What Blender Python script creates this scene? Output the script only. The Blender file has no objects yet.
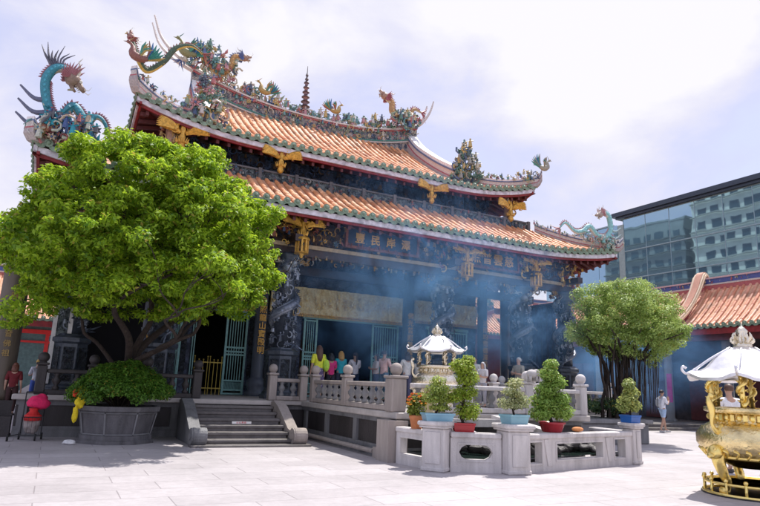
import bpy, math, random
import numpy as np
from mathutils import Vector, Matrix
random.seed(7); NR = np.random.default_rng(7)
PI = math.pi; R = math.radians
S = bpy.context.scene; COL = S.collection

# ------------------------------------------------------------------ helpers
def srgb(r, g, b):
    f = lambda c: (c/255/12.92) if c/255 <= .04045 else ((c/255+.055)/1.055)**2.4
    return (f(r), f(g), f(b))

def link(o, parent=None):
    COL.objects.link(o)
    if parent is not None: o.parent = parent
    return o

def tag(o, label=None, cat=None, group=None, kind=None):
    if label: o['label'] = label
    if cat: o['category'] = cat
    if group: o['group'] = group
    if kind: o['kind'] = kind
    return o

def thing(name, label, cat, loc=(0, 0, 0), rz=0, group=None):
    o = bpy.data.objects.new(name, None); link(o)
    o.empty_display_size = .3
    o.location = loc; o.rotation_euler = (0, 0, rz)
    return tag(o, label, cat, group)

def copy_tree(o, parent=None):
    c = o.copy(); COL.objects.link(c); c.parent = parent
    for ch in list(o.children): copy_tree(ch, c)
    return c

def root_of(o):
    while o is not None and o.parent is not None: o = o.parent
    return o

def V(*a): return Vector(a)

class MB:
    def __init__(s): s.v = []; s.f = []; s.c = []; s.col = (1, 1, 1); s.sm = []; s.smooth = False; s.M = None
    def add(s, vs, fs):
        n = len(s.v)
        if s.M is not None: vs = [s.M @ Vector(p) for p in vs]
        s.v += [tuple(p) for p in vs]
        for f in fs:
            s.f.append(tuple(i+n for i in f)); s.c.append(s.col); s.sm.append(s.smooth)
    def box(s, cx, cy, cz, sx, sy, sz, rz=0):
        x, y, z = sx/2, sy/2, sz/2; c, q = math.cos(rz), math.sin(rz)
        vs = [(cx+a*x*c-b*y*q, cy+a*x*q+b*y*c, cz+d*z) for d in (-1, 1) for a, b in ((-1, -1), (1, -1), (1, 1), (-1, 1))]
        s.add(vs, [(3, 2, 1, 0), (4, 5, 6, 7), (0, 1, 5, 4), (1, 2, 6, 5), (2, 3, 7, 6), (3, 0, 4, 7)])
    def bb(s, x0, x1, y0, y1, z0, z1): s.box((x0+x1)/2, (y0+y1)/2, (z0+z1)/2, x1-x0, y1-y0, z1-z0)
    def bbox(s, x0, x1, y0, y1, z0, z1, b=.02):
        # bevelled block (chamfered on all edges)
        xs, ys, zs = (x0, x0+b, x1-b, x1), (y0, y0+b, y1-b, y1), (z0, z0+b, z1-b, z1)
        P = []; idx = {}
        def p(i, j, k):
            if (i, j, k) not in idx: idx[(i, j, k)] = len(P); P.append((xs[i], ys[j], zs[k]))
            return idx[(i, j, k)]
        F = []
        F.append([p(1,1,0),p(1,2,0),p(2,2,0),p(2,1,0)]); F.append([p(1,1,3),p(2,1,3),p(2,2,3),p(1,2,3)])
        F.append([p(1,0,1),p(2,0,1),p(2,0,2),p(1,0,2)]); F.append([p(1,3,1),p(1,3,2),p(2,3,2),p(2,3,1)])
        F.append([p(0,1,1),p(0,1,2),p(0,2,2),p(0,2,1)]); F.append([p(3,1,1),p(3,2,1),p(3,2,2),p(3,1,2)])
        for k, kk in ((0, 1), (3, 2)):
            F.append([p(1,1,k),p(2,1,k),p(2,0,kk),p(1,0,kk)]); F.append([p(1,2,k),p(2,2,k),p(2,3,kk),p(1,3,kk)])
            F.append([p(1,1,k),p(1,2,k),p(0,2,kk),p(0,1,kk)]); F.append([p(2,1,k),p(2,2,k),p(3,2,kk),p(3,1,kk)])
        for i, ii in ((0, 1), (3, 2)):
            for j, jj in ((0, 1), (3, 2)):
                F.append([p(i,jj,1),p(i,jj,2),p(ii,j,2),p(ii,j,1)])
                for k, kk in ((0, 1), (3, 2)): F.append([p(ii,jj,k),p(i,jj,kk),p(ii,j,kk)])
        s.add(P, F)
    def tube(s, pts, r, n=8, cap=True, flat=1.0):
        pts = [Vector(p) for p in pts]; m = len(pts)
        rr = r if isinstance(r, (list, tuple)) else [r]*m
        up = Vector((0, 0, 1)); vs = []; prev = None
        for i, p in enumerate(pts):
            t = (pts[min(i+1, m-1)]-pts[max(i-1, 0)])
            t = t.normalized() if t.length > 1e-9 else Vector((0, 0, 1))
            if prev is None:
                a = t.orthogonal().normalized() if abs(t.z) > .95 else t.cross(up).normalized()
            else:
                a = (prev - t*prev.dot(t))
                a = a.normalized() if a.length > 1e-6 else t.orthogonal().normalized()
            prev = a; b = t.cross(a)
            for k in range(n):
                w = 2*PI*k/n
                vs.append(p + a*math.cos(w)*rr[i] + b*math.sin(w)*rr[i]*flat)
        fs = [(i*n+k, i*n+(k+1) % n, (i+1)*n+(k+1) % n, (i+1)*n+k) for i in range(m-1) for k in range(n)]
        if cap: fs += [tuple(range(n))[::-1], tuple((m-1)*n+k for k in range(n))]
        s.add(vs, fs)
    def lathe(s, prof, cx=0, cy=0, cz=0, n=16, a0=0, sq=None):
        vs = []
        for r, z in prof:
            for k in range(n):
                w = a0+2*PI*k/n; vs.append((cx+r*math.cos(w), cy+r*math.sin(w), cz+z))
        m = len(prof)
        fs = [(i*n+k, i*n+(k+1) % n, (i+1)*n+(k+1) % n, (i+1)*n+k) for i in range(m-1) for k in range(n)]
        if prof[0][0] > 1e-4: fs.append(tuple(range(n))[::-1])
        if prof[-1][0] > 1e-4: fs.append(tuple((m-1)*n+k for k in range(n)))
        s.add(vs, fs)
    def ball(s, c, r, n=8, m=6, sc=(1, 1, 1), rot=None):
        vs = []; 
        for i in range(m+1):
            t = PI*i/m
            for k in range(n):
                w = 2*PI*k/n
                p = Vector((math.sin(t)*math.cos(w)*r*sc[0], math.sin(t)*math.sin(w)*r*sc[1], math.cos(t)*r*sc[2]))
                if rot is not None: p = rot @ p
                vs.append(p+Vector(c))
        s.add(vs, [(i*n+k, (i+1)*n+k, (i+1)*n+(k+1) % n, i*n+(k+1) % n) for i in range(m) for k in range(n)])
    def cone(s, base, tip, r, n=5):
        s.tube([base, tip], [r, r*.08], n)
    def prism(s, poly, z0, z1):
        n = len(poly)
        s.add([(x, y, z0) for x, y in poly]+[(x, y, z1) for x, y in poly],
              [tuple(range(n))[::-1], tuple(range(n, 2*n))]+[(i, (i+1) % n, n+(i+1) % n, n+i) for i in range(n)])
    def extr(s, poly3, d):
        n = len(poly3); d = Vector(d); a = [Vector(p) for p in poly3]
        s.add(a+[p+d for p in a], [tuple(range(n))[::-1], tuple(range(n, 2*n))]+[(i, (i+1) % n, n+(i+1) % n, n+i) for i in range(n)])
    def build(s, name, mat, parent=None, world=True, kind=None):
        me = bpy.data.meshes.new(name)
        off = root_of(parent).location if (parent is not None and world) else Vector((0, 0, 0))
        vs = np.array(s.v, dtype=np.float32).reshape(-1, 3) - np.array(off, dtype=np.float32)
        me.from_pydata(vs.tolist(), [], s.f)
        if len(set(s.c)) > 1 or s.col != (1, 1, 1):
            at = me.color_attributes.new('Col', 'FLOAT_COLOR', 'CORNER')
            arr = np.repeat(np.array([(*c, 1) for c in s.c], dtype=np.float32), [len(f) for f in s.f], axis=0)
            at.data.foreach_set('color', arr.ravel())
        me.polygons.foreach_set('use_smooth', s.sm)
        me.materials.append(mat); me.update()
        o = bpy.data.objects.new(name, me); link(o, parent)
        if kind: o['kind'] = kind
        return o

def leaf_mesh(name, mat, P, N, size, cols, parent=None, world=True, aspect=.45, jit=.35):
    """many small leaf-shaped quads. P centres (n,3), N outward directions, size (n,), cols (n,3)"""
    n = len(P); P = np.asarray(P, float)
    if parent is not None and world: P = P - np.array(root_of(parent).location)
    d = N + NR.normal(0, jit, (n, 3)); d /= np.linalg.norm(d, axis=1)[:, None]+1e-9
    r = NR.normal(0, 1, (n, 3)); a = np.cross(d, r); a /= np.linalg.norm(a, axis=1)[:, None]+1e-9
    # leaf axis droops a little, leaf normal mostly along d
    b = np.cross(d, a)
    L = size[:, None]
    v0 = P - a*L*.5; v2 = P + a*L*.5 - np.array([0, 0, .12])*L
    v1 = P + b*L*aspect*.5 + d*L*.12; v3 = P - b*L*aspect*.5 + d*L*.12
    v = np.stack([v0, v1, v2, v3], 1).reshape(-1, 3).astype(np.float32)
    me = bpy.data.meshes.new(name)
    me.vertices.add(4*n); me.loops.add(4*n); me.polygons.add(n)
    me.vertices.foreach_set('co', v.ravel())
    me.loops.foreach_set('vertex_index', np.arange(4*n, dtype=np.int32))
    me.polygons.foreach_set('loop_start', np.arange(0, 4*n, 4, dtype=np.int32))
    me.polygons.foreach_set('loop_total', np.full(n, 4, dtype=np.int32))
    at = me.color_attributes.new('Col', 'FLOAT_COLOR', 'CORNER')
    c = np.concatenate([np.repeat(cols, 4, axis=0), np.ones((4*n, 1))], 1).astype(np.float32)
    at.data.foreach_set('color', c.ravel())
    me.materials.append(mat); me.update(); me.validate()
    o = bpy.data.objects.new(name, me); link(o, parent); return o

def clump_leaves(clumps, per, size, c0, c1, shell=.55):
    """leaves in ellipsoidal clumps: [(cx,cy,cz,rx,ry,rz)]"""
    Ps, Ns, Ss, Cs = [], [], [], []
    for (cx, cy, cz, rx, ry, rz) in clumps:
        k = max(6, int(per*rx*ry))
        d = NR.normal(0, 1, (k, 3)); d /= np.linalg.norm(d, axis=1)[:, None]
        rad = shell+(1-shell)*NR.random(k)**.6
        rad *= 1+.12*np.sin(d[:, 0]*5+cx*3)*np.cos(d[:, 1]*6+cy*5)
        P = np.array([cx, cy, cz])+d*rad[:, None]*np.array([rx, ry, rz])
        N = d*.8+np.array([0, 0, .75])
        t = NR.random(k)[:, None]*.7+NR.random()*.3
        C = np.array(c0)*(1-t)+np.array(c1)*t
        od = NR.random(k); C[od < .035] = (.34, .30, .05); C[(od > .035) & (od < .12)] *= .5
        Ps.append(P); Ns.append(N); Ss.append(size*(.7+.6*NR.random(k))); Cs.append(C)
    return np.concatenate(Ps), np.concatenate(Ns), np.concatenate(Ss), np.concatenate(Cs)

def cr(pts, n=6):
    """catmull-rom resample"""
    P = [Vector(p) for p in pts]; P = [P[0]*2-P[1]]+P+[P[-1]*2-P[-2]]; out = []
    for i in range(1, len(P)-2):
        for k in range(n):
            t = k/n; a, b, c, d = P[i-1], P[i], P[i+1], P[i+2]
            out.append(.5*((2*b)+(c-a)*t+(2*a-5*b+4*c-d)*t*t+(3*b-a-3*c+d)*t**3))
    out.append(P[-2]); return out

# ------------------------------------------------------------------ materials
def mat(name, col=(.5, .5, .5), rough=.6, metal=0, var=.15, scale=6, bump=.0, bscale=30, attr=False, spec=.5, stain=None, streak=False, coat=0):
    m = bpy.data.materials.new(name); m.use_nodes = True; nt = m.node_tree; N = nt.nodes; L = nt.links
    b = N['Principled BSDF']; b.inputs['Roughness'].default_value = rough; b.inputs['Metallic'].default_value = metal
    b.inputs['Specular IOR Level'].default_value = spec; b.inputs['Coat Weight'].default_value = coat
    tc = N.new('ShaderNodeTexCoord')
    no = N.new('ShaderNodeTexNoise'); no.inputs['Scale'].default_value = scale; no.inputs['Detail'].default_value = 6; no.inputs['Roughness'].default_value = .65
    src = tc.outputs['Object']
    if streak:
        mp = N.new('ShaderNodeMapping'); mp.inputs['Scale'].default_value = (1, 1, .18); L.new(src, mp.inputs[0]); src = mp.outputs[0]
    L.new(src, no.inputs['Vector'])
    mr = N.new('ShaderNodeMapRange'); mr.inputs[1].default_value = .3; mr.inputs[2].default_value = .7
    mr.inputs[3].default_value = 1-var; mr.inputs[4].default_value = 1+var; L.new(no.outputs['Fac'], mr.inputs[0])
    mx = N.new('ShaderNodeVectorMath'); mx.operation = 'SCALE'
    if attr:
        at = N.new('ShaderNodeAttribute'); at.attribute_name = 'Col'; L.new(at.outputs['Color'], mx.inputs[0])
    else: mx.inputs[0].default_value = col
    L.new(mr.outputs[0], mx.inputs['Scale']); outc = mx.outputs[0]
    if stain:
        sc, th, dark = stain
        n2 = N.new('ShaderNodeTexNoise'); n2.inputs['Scale'].default_value = sc; n2.inputs['Detail'].default_value = 8; L.new(src, n2.inputs['Vector'])
        m2 = N.new('ShaderNodeMapRange'); m2.inputs[1].default_value = th; m2.inputs[2].default_value = th+.18; m2.inputs[3].default_value = 1; m2.inputs[4].default_value = dark
        L.new(n2.outputs['Fac'], m2.inputs[0])
        s2 = N.new('ShaderNodeVectorMath'); s2.operation = 'SCALE'; L.new(outc, s2.inputs[0]); L.new(m2.outputs[0], s2.inputs['Scale']); outc = s2.outputs[0]
    L.new(outc, b.inputs['Base Color'])
    if bump:
        n3 = N.new('ShaderNodeTexNoise'); n3.inputs['Scale'].default_value = bscale; n3.inputs['Detail'].default_value = 5; L.new(tc.outputs['Object'], n3.inputs['Vector'])
        bp = N.new('ShaderNodeBump'); bp.inputs['Strength'].default_value = bump; bp.inputs['Distance'].default_value = .03
        L.new(n3.outputs['Fac'], bp.inputs['Height']); L.new(bp.outputs[0], b.inputs['Normal'])
    return m

def relief(name, c0, c1, scale=9, rough=.45, metal=0, depth=.08):
    """carved relief: swirling voronoi/noise bump and highlights on the raised parts"""
    m = bpy.data.materials.new(name); m.use_nodes = True; nt = m.node_tree; N = nt.nodes; L = nt.links
    b = N['Principled BSDF']; b.inputs['Roughness'].default_value = rough; b.inputs['Metallic'].default_value = metal
    tc = N.new('ShaderNodeTexCoord')
    n1 = N.new('ShaderNodeTexNoise'); n1.inputs['Scale'].default_value = scale*.5; n1.inputs['Distortion'].default_value = 2.5; n1.inputs['Detail'].default_value = 3
    vo = N.new('ShaderNodeTexVoronoi'); vo.feature = 'SMOOTH_F1'; vo.inputs['Scale'].default_value = scale
    L.new(tc.outputs['Object'], n1.inputs['Vector'])
    mixv = N.new('ShaderNodeMixRGB'); mixv.inputs[0].default_value = .25; L.new(tc.outputs['Object'], mixv.inputs[1]); L.new(n1.outputs['Color'], mixv.inputs[2]); L.new(mixv.outputs[0], vo.inputs['Vector'])
    rp = N.new('ShaderNodeValToRGB'); rp.color_ramp.elements[0].position = .25; rp.color_ramp.elements[0].color = (*c1, 1)
    rp.color_ramp.elements[1].position = .6; rp.color_ramp.elements[1].color = (*c0, 1)
    L.new(vo.outputs['Distance'], rp.inputs[0]); L.new(rp.outputs[0], b.inputs['Base Color'])
    bp = N.new('ShaderNodeBump'); bp.invert = True; bp.inputs['Strength'].default_value = 1; bp.inputs['Distance'].default_value = depth
    L.new(vo.outputs['Distance'], bp.inputs['Height']); L.new(bp.outputs[0], b.inputs['Normal'])
    return m

def leaf_mat(name, trans=.35):
    m = bpy.data.materials.new(name); m.use_nodes = True; nt = m.node_tree; N = nt.nodes; L = nt.links
    b = N['Principled BSDF']; b.inputs['Roughness'].default_value = .5; b.inputs['Specular IOR Level'].default_value = .35
    at = N.new('ShaderNodeAttribute'); at.attribute_name = 'Col'; L.new(at.outputs['Color'], b.inputs['Base Color'])
    tr = N.new('ShaderNodeBsdfTranslucent'); hs = N.new('ShaderNodeHueSaturation'); hs.inputs['Value'].default_value = 1.5; hs.inputs['Hue'].default_value = .485
    L.new(at.outputs['Color'], hs.inputs['Color']); L.new(hs.outputs[0], tr.inputs[0])
    mx = N.new('ShaderNodeMixShader'); mx.inputs[0].default_value = trans
    L.new(b.outputs[0], mx.inputs[1]); L.new(tr.outputs[0], mx.inputs[2]); L.new(mx.outputs[0], N['Material Output'].inputs[0])
    return m

M = {}
M['leaf'] = leaf_mat('leaf', .42); M['leaf_thin'] = leaf_mat('leaf_thin', .3)
M['bark'] = mat('bark', (.04, .028, .022), .9, var=.4, scale=14, bump=.8, bscale=40)
M['stone_dark'] = mat('stone_dark', (.052, .045, .045), .6, var=.25, scale=5, bump=.3, bscale=25, stain=(1.3, .5, .55), streak=True)  # tone lowered further: tree shade on the left side put into the colour
M['stone_warm'] = mat('stone_warm', (.38, .33, .30), .75, var=.15, scale=8, bump=.25, bscale=50, stain=(2.2, .56, .62), streak=True)
M['stone_pale'] = mat('stone_pale', (.60, .565, .55), .7, var=.16, scale=7, bump=.35, bscale=45, stain=(2.2, .52, .66), streak=True)
M['stone_grey'] = mat('stone_grey', (.2, .2, .205), .65, var=.22, scale=6, bump=.3, bscale=40, stain=(2, .52, .6), streak=True)
M['stone_step'] = mat('stone_step', (.16, .145, .14), .65, var=.2, scale=7, bump=.25, bscale=40, stain=(2.5, .5, .65))
M['tile'] = mat('tile', (.60, .27, .135), .5, var=.3, scale=5, bump=.2, bscale=20, attr=True, stain=(.9, .54, .62))
M['tile_green'] = mat('tile_green', (.20, .27, .19), .4, var=.45, scale=9, bump=.3, bscale=25)
M['fascia'] = mat('fascia', (.66, .61, .66), .7, var=.35, scale=5, bump=.2, bscale=15, stain=(3, .5, .55))
M['red_wood'] = mat('red_wood', (.23, .018, .02), .55, var=.35, scale=6)
M['dark_red'] = mat('dark_red', (.11, .022, .022), .6, var=.35, scale=5)
M['dark_wood'] = mat('dark_wood', (.05, .032, .032), .5, var=.4, scale=6, bump=.3, bscale=20)
M['navy'] = relief('navy_relief', (.025, .035, .065), (.11, .14, .22), 7, .5)  # blue of the deep shadows is put into this wall colour
M['black_relief'] = relief('black_relief', (.008, .009, .014), (.05, .065, .085), 12, .35)
M['balustrade_relief'] = relief('balustrade_relief', (.012, .018, .025), (.22, .27, .28), 13, .5)
M['gold_relief'] = relief('gold_relief', (.06, .022, .012), (.85, .50, .10), 16, .4, .35)
M['ridge_relief'] = relief('ridge_relief', (.05, .08, .13), (.52, .46, .40), 11, .5)
M['gold'] = mat('gold', (.86, .55, .13), .3, metal=.85, var=.25, scale=12, bump=.35, bscale=25)
M['brass'] = mat('brass', (1.0, .76, .26), .3, metal=.85, var=.12, scale=9, bump=.25, bscale=18, stain=(4, .6, .6))
M['brass_worn'] = mat('brass_worn', (.92, .74, .38), .2, metal=1, var=.2, scale=5, bump=.5, bscale=22, stain=(3, .56, .5))
M['silver_gold'] = mat('silver_gold', (.86, .78, .62), .22, metal=.95, var=.15, scale=7, bump=.5, bscale=22)
M['silver'] = mat('silver', (.84, .83, .84), .38, metal=.75, var=.1, scale=5, bump=.2, bscale=10)
M['gilt_wood'] = mat('gilt_wood', (.66, .38, .07), .42, metal=.4, var=.45, scale=14, bump=.5, bscale=30)
M['bronze'] = mat('bronze', (.065, .08, .105), .28, metal=.2, var=.35, scale=8, bump=.4, bscale=22)
M['iron'] = mat('iron', (.02, .02, .022), .5, var=.3)
M['painted'] = mat('painted', rough=.5, var=.25, scale=18, bump=.3, bscale=30, attr=True)
M['teal'] = mat('teal_paint', (.25, .48, .46), .5, var=.2, scale=8)
M['yellow_paint'] = mat('yellow_paint', (.65, .48, .08), .45, var=.1)
M['white_paint'] = mat('white_paint', (.75, .74, .74), .6, var=.12, scale=5, stain=(3, .6, .7))
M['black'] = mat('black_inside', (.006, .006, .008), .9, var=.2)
M['sign_board'] = mat('sign_board', (.02, .035, .075), .5, var=.3)
M['letter'] = mat('gilt_letter', (.75, .42, .09), .4, metal=.3, var=.1)
M['lacquer'] = mat('lacquer_column', (.045, .035, .035), .4, var=.3, scale=4, coat=.3, stain=(2, .5, .6))
M['cloth'] = mat('cloth', rough=.85, var=.2, scale=14, bump=.3, bscale=30, attr=True)
M['skin'] = mat('skin', (.48, .29, .21), .55, var=.06)
M['hair'] = mat('hair', attr=True, rough=.5, var=.2, scale=30)
M['ceramic'] = mat('glazed_ceramic', attr=True, rough=.25, var=.08, scale=5, stain=(5, .62, .75))
M['terracotta'] = mat('terracotta', (.55, .2, .08), .75, var=.15, scale=12)
M['soil'] = mat('soil', (.05, .035, .025), .95, var=.3, scale=20, bump=.6, bscale=40)
M['stone_mid'] = mat('stone_mid', (.12, .115, .12), .65, var=.3, scale=6, bump=.4, bscale=30, stain=(2.5, .5, .55), streak=True)
M['valance'] = relief('valance_brocade', (.72, .56, .26), (.95, .86, .58), 15, .5, .25, .03)
M['rubber'] = mat('rubber', (.02, .02, .02), .7)

def paving_mat():
    m = bpy.data.materials.new('paving'); m.use_nodes = True; nt = m.node_tree; N = nt.nodes; L = nt.links
    b = N['Principled BSDF']; b.inputs['Roughness'].default_value = .62
    tc = N.new('ShaderNodeTexCoord')
    # break the slab regularity a little
    br = N.new('ShaderNodeTexBrick'); br.offset = .37; br.offset_frequency = 2; br.squash = 1.0
    br.inputs['Scale'].default_value = 1; br.inputs['Brick Width'].default_value = 1.5; br.inputs['Row Height'].default_value = .6
    br.inputs['Mortar Size'].default_value = .009; br.inputs['Mortar Smooth'].default_value = .3; br.inputs['Bias'].default_value = 0
    br.inputs['Color1'].default_value = (.45, .415, .42, 1); br.inputs['Color2'].default_value = (.51, .475, .48, 1); br.inputs['Mortar'].default_value = (.31, .28, .285, 1)
    n0 = N.new('ShaderNodeTexNoise'); n0.inputs['Scale'].default_value = .7; L.new(tc.outputs['Object'], n0.inputs['Vector'])
    mv = N.new('ShaderNodeMixRGB'); mv.inputs[0].default_value = .012; L.new(tc.outputs['Object'], mv.inputs[1]); L.new(n0.outputs['Color'], mv.inputs[2]); L.new(mv.outputs[0], br.inputs['Vector'])
    n1 = N.new('ShaderNodeTexNoise'); n1.inputs['Scale'].default_value = .6; n1.inputs['Detail'].default_value = 9; n1.inputs['Roughness'].default_value = .7; L.new(tc.outputs['Object'], n1.inputs['Vector'])
    m1 = N.new('ShaderNodeMapRange'); m1.inputs[1].default_value = .3; m1.inputs[2].default_value = .7; m1.inputs[3].default_value = .78; m1.inputs[4].default_value = 1.1; L.new(n1.outputs['Fac'], m1.inputs[0])
    n2 = N.new('ShaderNodeTexNoise'); n2.inputs['Scale'].default_value = 9; n2.inputs['Detail'].default_value = 8; n2.inputs['Roughness'].default_value = .8; L.new(tc.outputs['Object'], n2.inputs['Vector'])
    m2 = N.new('ShaderNodeMapRange'); m2.inputs[1].default_value = .35; m2.inputs[2].default_value = .65; m2.inputs[3].default_value = .88; m2.inputs[4].default_value = 1.06; L.new(n2.outputs['Fac'], m2.inputs[0])
    mu = N.new('ShaderNodeMath'); mu.operation = 'MULTIPLY'; L.new(m1.outputs[0], mu.inputs[0]); L.new(m2.outputs[0], mu.inputs[1])
    sc = N.new('ShaderNodeVectorMath'); sc.operation = 'SCALE'; L.new(br.outputs['Color'], sc.inputs[0]); L.new(mu.outputs[0], sc.inputs['Scale']); L.new(sc.outputs[0], b.inputs['Base Color'])
    bp = N.new('ShaderNodeBump'); bp.inputs['Strength'].default_value = .35; bp.inputs['Distance'].default_value = .01
    ad = N.new('ShaderNodeMath'); ad.operation = 'MULTIPLY_ADD'; L.new(n2.outputs['Fac'], ad.inputs[0]); ad.inputs[1].default_value = .3; L.new(br.outputs['Fac'], ad.inputs[2])
    bp.invert = True; L.new(ad.outputs[0], bp.inputs['Height']); L.new(bp.outputs[0], b.inputs['Normal'])
    return m
M['paving'] = paving_mat()

# ------------------------------------------------------------------ text
def text_part(s, h, org, xdir, zdir, m, name, parent, ex=.012, vertical=False, gap=1.0):
    """lettering as real extruded mesh; org = world lower-left of the first glyph"""
    x = Vector(xdir).normalized(); z = Vector(zdir).normalized(); y = x.cross(z)*-1
    objs = []
    for i, ch in enumerate(s):
        cu = bpy.data.curves.new('t', 'FONT'); cu.body = ch; cu.size = h; cu.extrude = ex; cu.resolution_u = 2; cu.offset = h*.012
        t = bpy.data.objects.new('t', cu); COL.objects.link(t); objs.append((t, i))
    bpy.context.view_layer.update(); dg = bpy.context.evaluated_depsgraph_get()
    vs, fs = [], []
    for t, i in objs:
        me = bpy.data.meshes.new_from_object(t.evaluated_get(dg)); n = len(vs)
        for v in me.vertices:
            dx = v.co.x + (0 if vertical else i*h*gap); dz = v.co.y - (i*h*gap if vertical else 0)
            vs.append(Vector(org)+x*dx+z*dz-y*v.co.z*-1)
        fs += [tuple(k+n for k in p.vertices) for p in me.polygons]
        bpy.data.meshes.remove(me)
    for t, i in objs:
        c = t.data; bpy.data.objects.remove(t); bpy.data.curves.remove(c)
    b = MB(); b.v = [tuple(p) for p in vs]; b.f = fs; b.c = [(1, 1, 1)]*len(fs); b.sm = [False]*len(fs)
    return b.build(name, m, parent)

# ------------------------------------------------------------------ ornament generators
POR = [(.62, .55, .40), (.05, .20, .13), (.04, .12, .30), (.60, .42, .10), (.50, .10, .10), (.55, .25, .28), (.10, .32, .32), (.68, .66, .62), (.25, .35, .20), (.03, .05, .10)]
POR = [tuple(c*.72+.28*.27 for c in q) for q in POR]
def clutter(mb, c, ext, n, pal=POR, s=.12, up=True, rng=random):
    """a crowd of little ceramic figures, flowers, leaves and scrolls"""
    for i in range(n):
        p = Vector((c[0]+rng.uniform(-1, 1)*ext[0], c[1]+rng.uniform(-1, 1)*ext[1], c[2]+rng.uniform(-1, 1)*ext[2]))
        k = rng.random(); mb.col = rng.choice(pal); q = s*rng.uniform(.6, 1.3)
        if k < .3:   # figure: robe, head, arms
            mb.tube([p, p+V(0, 0, q*.9), p+V(0, 0, q*1.3)], [q*.42, q*.3, q*.14], 6)
            mb.col = rng.choice(pal[:4]); mb.ball(p+V(0, 0, q*1.5), q*.2, 5, 4)
            mb.tube([p+V(-q*.6, -.02, q*.9), p+V(0, -.03, q*1.1), p+V(q*.6, -.02, q*1.3)], q*.09, 4)
        elif k < .55:  # flower
            for j in range(6):
                a = j*PI/3+k; d = V(math.cos(a), -.4, math.sin(a)).normalized()
                mb.tube([p, p+d*q*.4, p+d*q*.8], [q*.06, q*.22, q*.04], 4)
            mb.col = rng.choice(pal); mb.ball(p+V(0, -q*.2, 0), q*.2, 5, 4)
        elif k < .8:   # scroll
            a0 = rng.random()*6; sg = rng.choice((-1, 1)); pts = []
            for j in range(7):
                a = a0+sg*j*.75; rr = q*(1-.1*j); pts.append(p+V(math.cos(a)*rr, rng.uniform(-.1, .1)*q, math.sin(a)*rr))
            mb.tube(pts, [q*.2-q*.02*j for j in range(7)], 5)
        else:        # leaf / flame
            a = rng.uniform(-.9, .9); d = V(math.sin(a), rng.uniform(-.4, .2), math.cos(a))
            mb.tube([p, p+d*q*.6, p+d*q*1.3+V(rng.uniform(-.3, .3)*q, 0, 0)], [q*.1, q*.25, q*.02], 4)

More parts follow.
